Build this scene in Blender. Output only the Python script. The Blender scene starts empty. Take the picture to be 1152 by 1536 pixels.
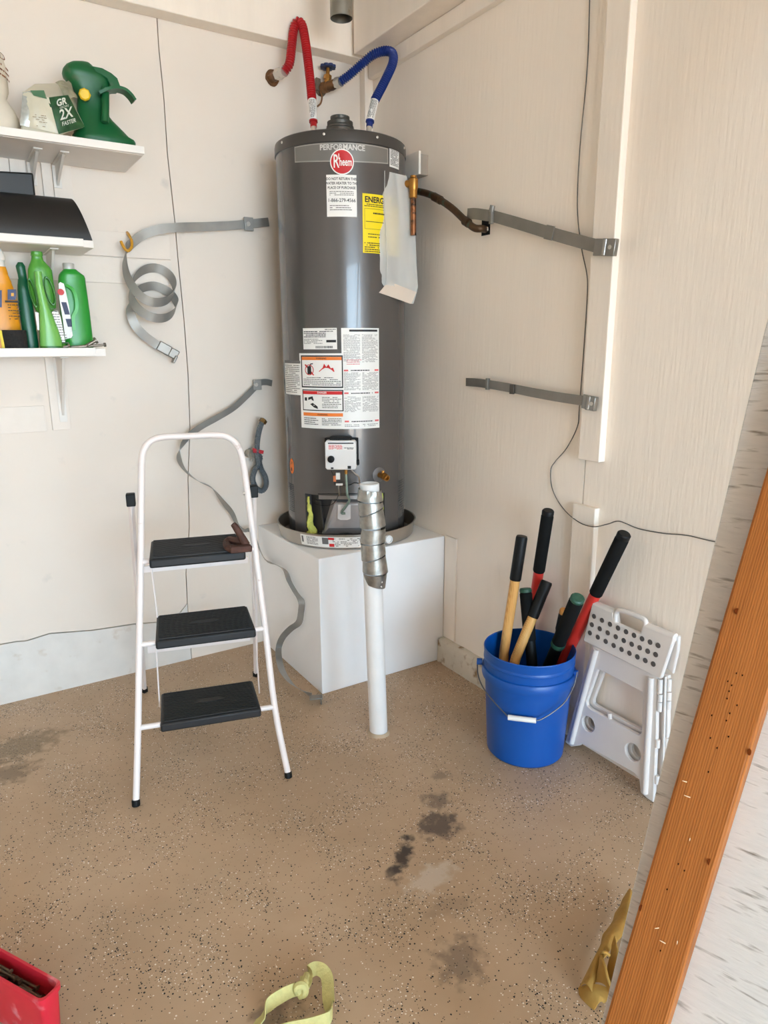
import bpy, bmesh, math, random
from mathutils import Vector as V, Matrix, noise
from mathutils.geometry import tessellate_polygon
random.seed(7)
SC = bpy.context.scene
COL = SC.collection
PI = math.pi

# ------------------------------------------------------------------ camera
CAM = V((-1.684, -2.789, 1.324))
YAW, PITCH, ROLL, FPX = 0.562, 0.238, -0.004, 1034.3
FWD = V((math.cos(PITCH)*math.sin(YAW), math.cos(PITCH)*math.cos(YAW), -math.sin(PITCH)))
_r = FWD.cross(V((0, 0, 1))).normalized(); _u = _r.cross(FWD)
RT = math.cos(ROLL)*_r + math.sin(ROLL)*_u
UP = -math.sin(ROLL)*_r + math.cos(ROLL)*_u
cd = bpy.data.cameras.new('camera'); cam = bpy.data.objects.new('camera', cd); COL.objects.link(cam)
cam.matrix_world = Matrix(((RT.x, UP.x, -FWD.x, CAM.x), (RT.y, UP.y, -FWD.y, CAM.y), (RT.z, UP.z, -FWD.z, CAM.z), (0, 0, 0, 1)))
cd.sensor_fit = 'VERTICAL'; cd.sensor_height = 36.0; cd.lens = FPX/1536*36.0; cd.clip_start = 0.02
SC.camera = cam

# ------------------------------------------------------------------ world, daylight through the garage door, exposure
w = bpy.data.worlds.new('sky'); SC.world = w; w.use_nodes = True
bg = w.node_tree.nodes['Background']; bg.inputs[0].default_value = (0.58, 0.80, 1.0, 1); bg.inputs[1].default_value = 14.0
# door opening in the far wall: a portal guides the sky light through it
ld = bpy.data.lights.new('door_portal', 'AREA'); ld.shape = 'RECTANGLE'; ld.size = 3.0; ld.size_y = 2.25; ld.cycles.is_portal = True
lo = bpy.data.objects.new('door_portal', ld); COL.objects.link(lo); lo.location = (-1.55, -6.86, 1.15); lo.rotation_euler = (PI/2, 0, 0)
sd = bpy.data.lights.new('sun', 'SUN'); sd.energy = 60.0; sd.angle = 0.01; sd.color = (1.0, 0.93, 0.80)
so = bpy.data.objects.new('sun', sd); COL.objects.link(so); so.rotation_euler = (math.radians(18), 0, math.radians(200)); so.location = (0, -10, 6)
SC.view_settings.view_transform = 'Standard'; SC.view_settings.look = 'None'; SC.view_settings.gamma = 1.0
SC.view_settings.use_curve_mapping = False
SC.view_settings.exposure = 0.34
SC.cycles.max_bounces = 12; SC.cycles.diffuse_bounces = 8; SC.cycles.use_denoising = True

# ------------------------------------------------------------------ helpers: where a line of sight meets a real surface
def ray(px, py): return RT*((px-576)/FPX) - UP*((py-768)/FPX) + FWD
def LW(px, py, o=0.0):
    d = ray(px, py); return CAM + d*((-o-CAM.y)/d.y)
def RW(px, py, o=0.0):
    d = ray(px, py); return CAM + d*((-o-CAM.x)/d.x)
def FL(px, py, z=0.0):
    d = ray(px, py); return CAM + d*((z-CAM.z)/d.z)
def DP(px, py, dep): return CAM + ray(px, py)*dep
def PLN(px, py, P0, n):
    d = ray(px, py); return CAM + d*((P0-CAM).dot(n)/d.dot(n))
def depth(P): return (P-CAM).dot(FWD)

# ------------------------------------------------------------------ materials
def lin(c): return tuple((x/255/12.92 if x/255 <= .04045 else ((x/255+.055)/1.055)**2.4) for x in c) + (1,)
MATS = {}
def mat(name, col, rough=.5, metal=0., var=.06, vscale=12., bump=0., bscale=60., stretch=None, col2=None, c2lo=.5, c2hi=.6, c2scale=20., alpha=1., coat=0., spec=.5, trans=0.):
    if name in MATS: return MATS[name]
    m = bpy.data.materials.new(name); m.use_nodes = True; nt = m.node_tree; N = nt.nodes; L = nt.links
    b = N['Principled BSDF']; b.inputs['Roughness'].default_value = rough; b.inputs['Metallic'].default_value = metal
    b.inputs['Specular IOR Level'].default_value = spec; b.inputs['Coat Weight'].default_value = coat; b.inputs['Alpha'].default_value = alpha
    b.inputs['Transmission Weight'].default_value = trans
    tc = N.new('ShaderNodeTexCoord'); mp = N.new('ShaderNodeMapping'); L.new(tc.outputs['Object'], mp.inputs[0])
    if stretch: mp.inputs['Scale'].default_value = stretch
    nz = N.new('ShaderNodeTexNoise'); nz.inputs['Scale'].default_value = vscale; nz.inputs['Detail'].default_value = 6; L.new(mp.outputs[0], nz.inputs[0])
    cr = N.new('ShaderNodeValToRGB'); c = lin(col)
    cr.color_ramp.elements[0].position = .3; cr.color_ramp.elements[1].position = .7
    cr.color_ramp.elements[0].color = tuple(max(0, x*(1-var)) for x in c[:3])+(1,)
    cr.color_ramp.elements[1].color = tuple(min(1, x*(1+var)) for x in c[:3])+(1,)
    L.new(nz.outputs[0], cr.inputs[0]); out = cr.outputs[0]
    if col2:
        n2 = N.new('ShaderNodeTexNoise'); n2.inputs['Scale'].default_value = c2scale; n2.inputs['Detail'].default_value = 8; L.new(mp.outputs[0], n2.inputs[0])
        mr = N.new('ShaderNodeMapRange'); mr.inputs[1].default_value = c2lo; mr.inputs[2].default_value = c2hi; L.new(n2.outputs[0], mr.inputs[0])
        mx = N.new('ShaderNodeMix'); mx.data_type = 'RGBA'; L.new(mr.outputs[0], mx.inputs[0]); L.new(out, mx.inputs[6]); mx.inputs[7].default_value = lin(col2); out = mx.outputs[2]
    L.new(out, b.inputs['Base Color'])
    if bump:
        n3 = N.new('ShaderNodeTexNoise'); n3.inputs['Scale'].default_value = bscale; n3.inputs['Detail'].default_value = 5; L.new(mp.outputs[0], n3.inputs[0])
        bp = N.new('ShaderNodeBump'); bp.inputs['Strength'].default_value = bump; bp.inputs['Distance'].default_value = .004
        L.new(n3.outputs[0], bp.inputs['Height']); L.new(bp.outputs[0], b.inputs['Normal'])
    MATS[name] = m; return m

def floor_material():
    m = bpy.data.materials.new('flake_floor'); m.use_nodes = True; nt = m.node_tree; N = nt.nodes; L = nt.links
    b = N['Principled BSDF']; b.inputs['Roughness'].default_value = .42; b.inputs['Specular IOR Level'].default_value = .35
    tc = N.new('ShaderNodeNewGeometry'); P = tc.outputs['Position']
    def nzn(s, d=5):
        n = N.new('ShaderNodeTexNoise'); n.inputs['Scale'].default_value = s; n.inputs['Detail'].default_value = d; L.new(P, n.inputs[0]); return n.outputs[0]
    def rng(x, a, c, lo=0., hi=1.):
        r = N.new('ShaderNodeMapRange'); r.inputs[1].default_value = a; r.inputs[2].default_value = c; r.inputs[3].default_value = lo; r.inputs[4].default_value = hi; L.new(x, r.inputs[0]); return r.outputs[0]
    def mth(op, a, c):
        n = N.new('ShaderNodeMath'); n.operation = op
        for i, x in enumerate((a, c)):
            if isinstance(x, (int, float)): n.inputs[i].default_value = x
            else: L.new(x, n.inputs[i])
        return n.outputs[0]
    def mix(f, a, c):
        n = N.new('ShaderNodeMix'); n.data_type = 'RGBA'
        if isinstance(f, float): n.inputs[0].default_value = f
        else: L.new(f, n.inputs[0])
        for i, x in ((6, a), (7, c)):
            if isinstance(x, tuple): n.inputs[i].default_value = x
            else: L.new(x, n.inputs[i])
        return n.outputs[2]
    c = mix(rng(nzn(2.2), .35, .65), lin((174, 149, 122)), lin((190, 165, 138)))
    c = mix(mth('MULTIPLY', rng(nzn(9, 8), .45, .75), .35), c, lin((172, 146, 118)))
    # decorative flakes, denser in drifts
    drift = rng(nzn(7, 3), .46, .66, .10, .62)
    for sc, thr, colr, k in ((200., .27, (34, 30, 28), 1.0), (270., .24, (50, 44, 40), .8), (215., .25, (232, 224, 212), .85), (150., .19, (24, 21, 20), .36)):
        vo = N.new('ShaderNodeTexVoronoi'); vo.inputs['Scale'].default_value = sc
        mp = N.new('ShaderNodeMapping'); mp.inputs['Location'].default_value = (sc*.37, sc*.11, 0); L.new(P, mp.inputs[0]); L.new(mp.outputs[0], vo.inputs[0])
        sp = N.new('ShaderNodeSeparateColor'); L.new(vo.outputs['Color'], sp.inputs[0])
        pres = mth('LESS_THAN', sp.outputs[0], mth('MULTIPLY', drift, k*.75))
        dot = mth('LESS_THAN', vo.outputs['Distance'], mth('MULTIPLY', sp.outputs[1], thr*1.8))
        c = mix(mth('MULTIPLY', mth('MULTIPLY', pres, dot), 1.), c, lin(colr))
    # old oil stains and scuffs on the coating, each where it lies
    for (px, py, rx, ry, ang, s, colr) in STAINS:
        Q = FL(px, py)
        mp = N.new('ShaderNodeMapping'); mp.vector_type = 'TEXTURE'; mp.inputs['Location'].default_value = Q; mp.inputs['Rotation'].default_value = (0, 0, ang); mp.inputs['Scale'].default_value = (rx, ry, 1)
        L.new(P, mp.inputs[0])
        ln = N.new('ShaderNodeVectorMath'); ln.operation = 'LENGTH'; L.new(mp.outputs[0], ln.inputs[0])
        d = mth('ADD', ln.outputs['Value'], mth('MULTIPLY', mth('SUBTRACT', nzn(34, 9), .5), 2.0))
        c = mix(rng(d, .88, .40, 0., s), c, lin(colr))
    L.new(c, b.inputs['Base Color'])
    L.new(rng(nzn(5), .3, .7, .34, .55), b.inputs['Roughness'])
    bp = N.new('ShaderNodeBump'); bp.inputs['Strength'].default_value = .12; bp.inputs['Distance'].default_value = .003; L.new(nzn(70), bp.inputs['Height']); L.new(bp.outputs[0], b.inputs['Normal'])
    return m

def wood_material(name, c1, c2, dist_axis=(1, 1, 1), scale=26., knots=True, rough=.5):
    m = bpy.data.materials.new(name); m.use_nodes = True; nt = m.node_tree; N = nt.nodes; L = nt.links
    b = N['Principled BSDF']; b.inputs['Roughness'].default_value = rough; b.inputs['Specular IOR Level'].default_value = .2
    tc = N.new('ShaderNodeTexCoord'); mp = N.new('ShaderNodeMapping'); mp.inputs['Scale'].default_value = dist_axis; L.new(tc.outputs['Object'], mp.inputs[0])
    wv = N.new('ShaderNodeTexWave'); wv.inputs['Scale'].default_value = scale; wv.inputs['Distortion'].default_value = 5.; wv.inputs['Detail'].default_value = 3; wv.inputs['Detail Scale'].default_value = 1.2
    L.new(mp.outputs[0], wv.inputs[0])
    nz = N.new('ShaderNodeTexNoise'); nz.inputs['Scale'].default_value = 30; nz.inputs['Detail'].default_value = 6; L.new(mp.outputs[0], nz.inputs[0])
    mm = N.new('ShaderNodeMath'); mm.operation = 'MULTIPLY_ADD'; L.new(wv.outputs['Fac'], mm.inputs[0]); mm.inputs[1].default_value = .45; L.new(nz.outputs[0], mm.inputs[2])
    cr = N.new('ShaderNodeValToRGB'); cr.color_ramp.elements[0].position = .35; cr.color_ramp.elements[1].position = .95
    cr.color_ramp.elements[0].color = lin(c1); cr.color_ramp.elements[1].color = lin(c2); L.new(mm.outputs[0], cr.inputs[0]); L.new(cr.outputs[0], b.inputs['Base Color'])
    bp = N.new('ShaderNodeBump'); bp.inputs['Strength'].default_value = .2; bp.inputs['Distance'].default_value = .002; L.new(mm.outputs[0], bp.inputs['Height']); L.new(bp.outputs[0], b.inputs['Normal'])
    return m

# ------------------------------------------------------------------ mesh builder
def perp(t):
    a = V((0, 0, 1)) if abs(t.z) < .9 else V((1, 0, 0)); return t.cross(a).normalized()
def spline(pts, n=8):
    pts = [V(p) for p in pts]; P = [pts[0]*2-pts[1]] + pts + [pts[-1]*2-pts[-2]]; out = []
    for i in range(1, len(P)-2):
        a, b, c, d = P[i-1:i+3]
        for k in range(n):
            t = k/n; out.append(.5*((2*b)+(c-a)*t+(2*a-5*b+4*c-d)*t*t+(3*b-a-3*c+d)*t**3))
    out.append(pts[-1]); return out
WLOC = {}
class MB:
    def __init__(s): s.v = []; s.f = []
    def add(s, vs, fs):
        o = len(s.v); s.v += [V(p) for p in vs]; s.f += [tuple(i+o for i in f) for f in fs]; return s
    def box(s, c, size, ax=None):
        x, y, z = ax or (V((1, 0, 0)), V((0, 1, 0)), V((0, 0, 1))); c = V(c); h = [k/2 for k in size]
        vs = [c+x*(i*h[0])+y*(j*h[1])+z*(k*h[2]) for k in (-1, 1) for j in (-1, 1) for i in (-1, 1)]
        return s.add(vs, [(0, 2, 3, 1), (4, 5, 7, 6), (0, 1, 5, 4), (2, 6, 7, 3), (0, 4, 6, 2), (1, 3, 7, 5)])
    def prism(s, poly, off):
        poly = [V(p) for p in poly]; n = len(poly); off = V(off)
        return s.add(poly+[p+off for p in poly], [tuple(range(n)), tuple(range(2*n-1, n-1, -1))]+[(i, (i+1) % n, n+(i+1) % n, n+i) for i in range(n)])
    def plate(s, loops, off):
        off = V(off); loops = [[V(p) for p in l] for l in loops]; flat = [p for l in loops for p in l]; n = len(flat)
        tr = tessellate_polygon(loops); fs = [tuple(t) for t in tr]+[tuple(n+i for i in reversed(t)) for t in tr]; o = 0
        for l in loops:
            k = len(l); fs += [(o+i, o+(i+1) % k, n+o+(i+1) % k, n+o+i) for i in range(k)]; o += k
        return s.add(flat+[p+off for p in flat], fs)
    def tube(s, pts, r, n=10, caps=True, sq=None):
        pts = [V(p) for p in pts]; m = len(pts); rs = r if isinstance(r, (list, tuple)) else [r]*m; vs = []; fs = []
        t0 = (pts[1]-pts[0]).normalized(); a = V(sq).normalized() if sq else perp(t0)
        for i in range(m):
            t = (pts[min(i+1, m-1)]-pts[max(i-1, 0)]).normalized(); a = (a-t*a.dot(t)).normalized(); b = t.cross(a)
            for k in range(n):
                an = 2*PI*(k+(.5 if n == 4 else 0))/n; vs.append(pts[i]+a*(rs[i]*math.cos(an))+b*(rs[i]*math.sin(an)))
        for i in range(m-1):
            for k in range(n): fs.append((i*n+k, i*n+(k+1) % n, (i+1)*n+(k+1) % n, (i+1)*n+k))
        if caps: fs += [tuple(range(n-1, -1, -1)), tuple(range((m-1)*n, m*n))]
        return s.add(vs, fs)
    def lathe(s, prof, c, axis=(0, 0, 1), n=24, caps=True):
        c = V(c); t = V(axis).normalized(); a = perp(t); b = t.cross(a); vs = []; fs = []
        for r, z in prof:
            for k in range(n):
                an = 2*PI*k/n; vs.append(c+t*z+a*(r*math.cos(an))+b*(r*math.sin(an)))
        for i in range(len(prof)-1):
            for k in range(n): fs.append((i*n+k, i*n+(k+1) % n, (i+1)*n+(k+1) % n, (i+1)*n+k))
        if caps: fs += [tuple(range(n-1, -1, -1)), tuple(range((len(prof)-1)*n, len(prof)*n))]
        return s.add(vs, fs)
    def ribbon(s, pts, wd, w, t=.0015):
        m = len(pts); vs = []; fs = []; pts = [V(p) for p in pts]
        ws = w if isinstance(w, list) else [w]*m
        for i in range(m):
            tg = (pts[min(i+1, m-1)]-pts[max(i-1, 0)]).normalized(); d = V(wd[i] if isinstance(wd, list) else wd); d = (d-tg*d.dot(tg)*.85).normalized(); nr = tg.cross(d).normalized()
            for sx, sy in ((-1, -1), (1, -1), (1, 1), (-1, 1)): vs.append(pts[i]+d*(sx*ws[i]/2)+nr*(sy*t/2))
        for i in range(m-1):
            for k in range(4): fs.append((i*4+k, i*4+(k+1) % 4, i*4+4+(k+1) % 4, i*4+4+k))
        fs += [(3, 2, 1, 0), tuple(range(m*4-4, m*4))]
        return s.add(vs, fs)
    def grid(s, fn, nu, nv):
        vs = [fn(i/nu, j/nv) for j in range(nv+1) for i in range(nu+1)]
        return s.add(vs, [(j*(nu+1)+i, j*(nu+1)+i+1, (j+1)*(nu+1)+i+1, (j+1)*(nu+1)+i) for j in range(nv) for i in range(nu)])
    def loft(s, rings):
        n = len(rings[0]); vs = [p for r in rings for p in r]; fs = []
        for i in range(len(rings)-1):
            for k in range(n): fs.append((i*n+k, i*n+(k+1) % n, (i+1)*n+(k+1) % n, (i+1)*n+k))
        fs += [tuple(range(n-1, -1, -1)), tuple(range((len(rings)-1)*n, len(rings)*n))]
        return s.add(vs, fs)
    def wob(s, amp, sc, seed=0):
        s.v = [p+V(noise.noise_vector(p*sc+V((seed, seed*1.7, 0))))*amp for p in s.v]; return s
    def build(s, name, m, parent=None, smooth=40, bevel=0., recalc=True, kind=None, label=None):
        xs = [min(p[i] for p in s.v) for i in range(3)]; xe = [max(p[i] for p in s.v) for i in range(3)]
        o = V(((xs[0]+xe[0])/2, (xs[1]+xe[1])/2, xs[2]))
        me = bpy.data.meshes.new(name); me.from_pydata([p-o for p in s.v], [], s.f)
        if recalc:
            bm = bmesh.new(); bm.from_mesh(me); bmesh.ops.recalc_face_normals(bm, faces=bm.faces); bm.to_mesh(me); bm.free()
        me.materials.append(m)
        if smooth:
            for p in me.polygons: p.use_smooth = True
            me.set_sharp_from_angle(angle=math.radians(smooth))
        ob = bpy.data.objects.new(name, me); COL.objects.link(ob)
        if parent: ob.parent = parent; ob.location = o-WLOC[parent.name]
        else: ob.location = o
        WLOC[ob.name] = o
        if bevel:
            b = ob.modifiers.new('bevel', 'BEVEL'); b.width = bevel; b.segments = 2; b.limit_method = 'ANGLE'; b.angle_limit = math.radians(40)
        if name == 'print': kind = 'stuff'
        if kind: ob['kind'] = kind
        if label: ob['label'] = label
        return ob
def tag(o, label, cat, group=None):
    o['label'] = label; o['category'] = cat
    if group: o['group'] = group
    return o
def thing(name, loc, label, cat, group=None):
    o = bpy.data.objects.new(name, None); COL.objects.link(o); o.location = loc; WLOC[o.name] = V(loc); o.empty_display_size = .05
    return tag(o, label, cat, group)
def struct(o):
    o['kind'] = 'structure'; return o

# flat lettering
_tc = {}
def text_geo(txt, size, bold=0., align='CENTER'):
    key = (txt, bold, align)
    if key not in _tc:
        cu = bpy.data.curves.new('t', 'FONT'); cu.body = txt; cu.size = 1; cu.align_x = align; cu.align_y = 'CENTER'; cu.offset = bold; cu.resolution_u = 3
        ob = bpy.data.objects.new('t', cu); COL.objects.link(ob); dg = bpy.context.evaluated_depsgraph_get(); ev = ob.evaluated_get(dg); me = ev.to_mesh()
        _tc[key] = ([v.co.copy() for v in me.vertices], [tuple(p.vertices) for p in me.polygons])
        ev.to_mesh_clear(); bpy.data.objects.remove(ob); bpy.data.curves.remove(cu)
    vs, fs = _tc[key]; return [(v.x*size, v.y*size) for v in vs], fs
class Sheet:
    """a printed surface: (u,v) in metres mapped by fn(u,v,lift) to the world"""
    def __init__(s, fn): s.fn = fn
    def rect(s, mb, u0, v0, u1, v1, lift, step=.012):
        nu = max(1, int(abs(u1-u0)/step)); nv = 1
        mb.grid(lambda a, b: s.fn(u0+(u1-u0)*a, v0+(v1-v0)*b, lift), nu, nv)
    def text(s, mb, txt, u, v, size, lift, bold=0., sx=1., align='CENTER', sy=1.):
        vs, fs = text_geo(txt, size, bold, align); mb.add([s.fn(u+x*sx, v+y*sy, lift) for x, y in vs], fs)
    def lines(s, mb, u0, v0, u1, v1, n, lift, th=.45, fill=.93, seed=1):
        rr = random.Random(seed); h = (v1-v0)/n
        for i in range(n):
            v = v1-h*(i+.5); u = u0; end = u1-(rr.random()*.3*(u1-u0) if rr.random() < .35 else 0)
            while u < end:
                l = min(rr.uniform(.003, .011), end-u)
                if rr.random() < fill: s.rect(mb, u, v-h*th/2, u+l, v+h*th/2, lift, .02)
                u += l+.0014
    def poly(s, mb, pts, lift):
        mb.add([s.fn(u, v, lift) for u, v in pts], [tuple(t) for t in tessellate_polygon([[V((u, v, 0)) for u, v in pts]])])
    def disc(s, mb, u, v, r, lift, n=28, r0=0.):
        o = [(u+r*math.cos(2*PI*k/n), v+r*math.sin(2*PI*k/n)) for k in range(n)]
        if r0:
            i = [(u+r0*math.cos(2*PI*k/n), v+r0*math.sin(2*PI*k/n)) for k in range(n)]
            mb.add([s.fn(*p, lift) for p in o+i], [(k, (k+1) % n, n+(k+1) % n, n+k) for k in range(n)])
        else: mb.add([s.fn(u, v, lift)]+[s.fn(*p, lift) for p in o], [(0, 1+k, 1+(k+1) % n) for k in range(n)])
def superring(c, hx, hy, n=20, e=2.6, ux=V((1, 0, 0)), uy=V((0, 1, 0))):
    out = []
    for k in range(n):
        a = 2*PI*k/n; ca, sa = math.cos(a), math.sin(a)
        out.append(c+ux*(hx*math.copysign(abs(ca)**(2/e), ca))+uy*(hy*math.copysign(abs(sa)**(2/e), sa)))
    return out
def shelf_loft(levels, D, ratio=1., maxd=.2, e=2.6, n=20):
    """levels: (py, xl, xr[, ratio]) outline of a thing standing at distance D in front of the left wall"""
    rings = []
    for l in levels:
        a, b = LW(l[1], l[0], D), LW(l[2], l[0], D); c = (a+b)/2; hw = abs(b.x-a.x)/2; k = l[3] if len(l) > 3 else ratio
        rings.append(superring(c, hw, min(hw*k, maxd), n, e))
    return MB().loft(rings)

# ================================================================== the setting
STAINS = [  # px, py, half-lengths in m, angle, strength, colour
    (657, 1238, .085, .075, .3, .85, (84, 72, 66)), (654, 1200, .055, .05, .2, .65, (96, 84, 76)), (662, 1163, .04, .035, .1, .5, (104, 90, 80)),
    (604, 1283, .115, .030, .75, .95, (62, 52, 47)), (588, 1310, .035, .02, .8, .7, (76, 64, 58)),
    (646, 1318, .10, .05, .15, .8, (196, 182, 166)), (692, 1440, .085, .075, .3, .55, (92, 80, 72)), (672, 1360, .09, .035, -.3, .3, (118, 98, 82)),
    (30, 1120, .19, .11, .2, .65, (120, 104, 80)), (15, 1160, .10, .08, .1, .6, (98, 84, 66)), (408, 1522, .06, .05, 0, .55, (88, 76, 66)), (430, 1515, .05, .05, 0, .4, (96, 82, 70))]
M_floor = floor_material()
M_wl = mat('wall_paint_toned_down', (230, 219, 207), .55, var=.02, vscale=3., bump=.10, bscale=45., col2=(206, 199, 190), c2lo=.66, c2hi=.80, c2scale=9.)  # same paint as the right wall, darkened in colour to balance the light
M_wr = mat('grained_wall_paint_lifted', (246, 235, 222), .5, var=.02, vscale=3., bump=.32, bscale=40., stretch=(2.2, 2.2, .22))  # same paint as the left wall, lightened in colour for missing light
M_con = mat('whitewashed_concrete', (222, 218, 212), .75, var=.05, bump=.5, bscale=35., col2=(196, 182, 164), c2lo=.62, c2hi=.78, c2scale=14.)
M_trim = mat('white_trim_paint', (244, 233, 220), .45, var=.03, bump=.3, bscale=50., stretch=(1.5, 1.5, .2))
M_tl = mat('wall_board_paint', (232, 222, 211), .5, var=.02, bump=.3, bscale=50.)  # boards follow the left wall's toned-down colour
M_gap = mat('dark_gap', (70, 62, 54), .9)
M_dark = mat('garage_interior', (228, 224, 218), .8, var=.15, vscale=3.)

floor_o = struct(MB().box((-2.6, -6.4, -.05), (5.6, 13.0, .1)).build('floor', M_floor, smooth=0))
ZC = 2.66
struct(MB().box((-2.6, -3.4, ZC+.05), (5.6, 7.2, .1)).build('ceiling', mat('ceiling_paint', (226, 220, 212), .7), smooth=0))
# left wall: two plywood sheets on a dark backing, over a concrete stem wall
wl = struct(MB().box((-2.6, .06, 1.33), (5.4, .07, 2.66)).build('wall_left', M_gap, smooth=0))
TH = V((0, .03, 0))
seamL = [(230, -70), (235, 20), (238, 70), (246, 150), (251, 230), (262, 330), (268, 400), (276, 480), (282, 560), (285, 640), (282, 720), (284, 790), (279, 860), (281, 905)]
crack = [(281, 905), (262, 930), (235, 933), (200, 936), (140, 945), (75, 950), (40, 961), (25, 962), (-60, 975)]
seam3 = [LW(*q) for q in seamL]; seam3[0] = V((seam3[1].x, 0, ZC))
crk3 = [LW(*q) for q in crack]
crk3 = [V((p.x+.0, 0, max(p.z, .1))) for p in crk3]; crk3[-1].x = -2.0
lowL = V((-5.2, 0, crk3[-1].z))
G = .0018
MB().prism([p-V((G, 0, 0)) for p in seam3]+[p+V((-G, 0, G)) for p in crk3[1:]]+[lowL, V((-5.2, 0, ZC))], TH).build('plywood_sheet', M_wl, wl, smooth=0)
MB().prism([p+V((G, 0, 0)) for p in seam3]+[V((seam3[-1].x+G, 0, 0)), V((0, 0, 0)), V((0, 0, ZC))], TH).build('plywood_sheet', M_wl, wl, smooth=0)
stem = struct(MB().prism([V((seam3[-1].x-G, -.004, 0))]+[p+V((-G, -.004, -G)) for p in crk3]+[lowL+V((0, -.004, -G)), V((-5.2, -.004, 0))], V((0, .034, 0))).build('baseboard_left', M_con, smooth=0))
# boards let into the left wall round the shelves
def wall_board(p0, p1, o=.006, z0=None, name='board'):   # px corners upper-left, lower-right on the left wall
    a, b = LW(*p0, o), LW(*p1, o)
    MB().box(((a.x+b.x)/2, -o/2+.002, (a.z+b.z)/2), (abs(b.x-a.x), o+.004, abs(a.z-b.z))).build(name, M_tl, wl, bevel=.0015, smooth=0)
xr = LW(254, 370).x; zA, zB, zC_ = LW(200, 350).z, LW(200, 387.5).z, LW(200, 426).z
for za, zb in ((zA, zB+.0015), (zB-.0015, zC_)):
    MB().box(((xr-2.2)/2, -.002, (za+zb)/2), (xr+2.2, .012, za-zb)).build('board', M_tl, wl, bevel=.0015, smooth=0)
wall_board((66, 530), (107, 644), .012)
a = LW(66, 608); b = LW(66, 647)
MB().box(((a.x-2.2)/2, -.001, (a.z+b.z)/2), (2.2+a.x, .010, a.z-b.z)).build('board', M_tl, wl, bevel=.0015, smooth=0)
for x0, x1, o in ((-60, 12, .008), (13, 37, .012), (39.5, 49, .010), (60, 74, .014), (76, 104, .009)):
    a, b = LW(x0, 236, o), LW(x1, 300, o); z0, z1 = zA+.002, 1.935
    MB().box(((a.x+LW(x1, 236, o).x)/2, -o/2+.001, (z0+z1)/2), (abs(LW(x1, 236, o).x-a.x), o+.004, z1-z0)).build('board', M_tl, wl, bevel=.0012, smooth=0)
# right wall: two grained sheets
wr = struct(MB().box((.06, -3.4, 1.33), (.07, 6.9, 2.66)).build('wall_right', M_gap, smooth=0))
ys = RW(876, 725).y
for y0, y1 in ((0, ys+.0022), (ys-.0022, -6.85)):
    MB().box((.015, (y0+y1)/2, ZC/2), (.03, abs(y1-y0), ZC)).build('plywood_sheet', M_wr, wr, smooth=0)
# the rest of the garage, never in view: side wall and front wall with the open door
struct(MB().box((-5.23, -3.4, 1.33), (.06, 6.9, 2.66)).build('wall_side', M_dark, smooth=0))
DX0, DX1, DZ = -3.0, -.1, 2.3
struct(MB().box(((-5.2+DX0)/2, -6.9, 1.33), (5.2+DX0, .08, 2.66)).box((DX1/2, -6.9, 1.33), (-DX1, .08, 2.66)).box(((DX0+DX1)/2, -6.9, (DZ+2.66)/2), (DX1-DX0, .08, 2.66-DZ)).build('wall_front', M_dark, smooth=0))
# beams, header, corner post
zb = 2.452; tb, rb = .075, .125
struct(MB().box((-2.6-.0, -tb/2, (zb+ZC)/2), (5.2, tb, ZC-zb)).build('trim_1', M_trim, bevel=.004, smooth=0))
struct(MB().box((-rb/2, -3.4, (zb+ZC)/2), (rb, 6.6, ZC-zb)).build('trim_2', M_trim, bevel=.004, smooth=0))
hz = RW(590, 95, .03).z
struct(MB().box((-.014, -2.25, (hz+zb)/2-.001), (.028, 4.4, zb-hz-.002)).build('trim_3', M_trim, bevel=.003, smooth=0))
struct(MB().box((-.02, -.022, (zb-.004+.57)/2), (.04, .04, zb-.008-.57)).build('trim_4', M_trim, bevel=.002, smooth=0))
# battens on the right wall
ya, yb = RW(880, 480, .028).y, RW(913, 480, .028).y; z0 = RW(886, 692, .028).z
struct(MB().box((-.014, (ya+yb)/2, (z0+hz-.004)/2), (.028, abs(yb-ya), hz-.004-z0)).build('trim_5', M_trim, bevel=.003, smooth=0))
ya, yb = RW(858, 775, .022).y, RW(892, 775, .022).y; z1 = RW(875, 759, .022).z
struct(MB().box((-.011, (ya+yb)/2, (z1+.13)/2), (.022, abs(yb-ya), z1-.13)).build('trim_6', M_trim, bevel=.003, smooth=0))
ya, yb = -.600, RW(685, 880).y; z1 = RW(680, 806).z
struct(MB().box((-.004, (ya+yb)/2, (z1+.11)/2), (.008, abs(yb-ya), z1-.11)).build('trim_7', M_trim, bevel=.002, smooth=0))
# rough concrete kerb along the right wall
mb = MB(); n = 26
mb.grid(lambda u, v: V((-.034 if v in (1/3, 2/3) else 0, -.596-u*.70, 0)) if False else [V((-.036, -.596-u*.66, 0)), V((-.033, -.596-u*.66, .095)), V((-.026, -.596-u*.66, .103)), V((0, -.596-u*.66, .106))][round(v*3)]+V((noise.noise(V((u*14, v*5, 3)))*.004, 0, noise.noise(V((u*11, v*3, 9)))*.004*(v > 0))), n, 3)
mb.add([V((-.036, -.596, 0)), V((-.033, -.596, .095)), V((-.026, -.596, .103)), V((0, -.596, .106)), V((0, -.596, 0))], [(0, 1, 2, 3, 4)])
struct(mb.build('baseboard_right', mat('old_kerb', (206, 196, 180), .8, var=.08, bump=.6, bscale=40., col2=(150, 122, 88), c2lo=.56, c2hi=.7, c2scale=22.), smooth=50))

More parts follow.
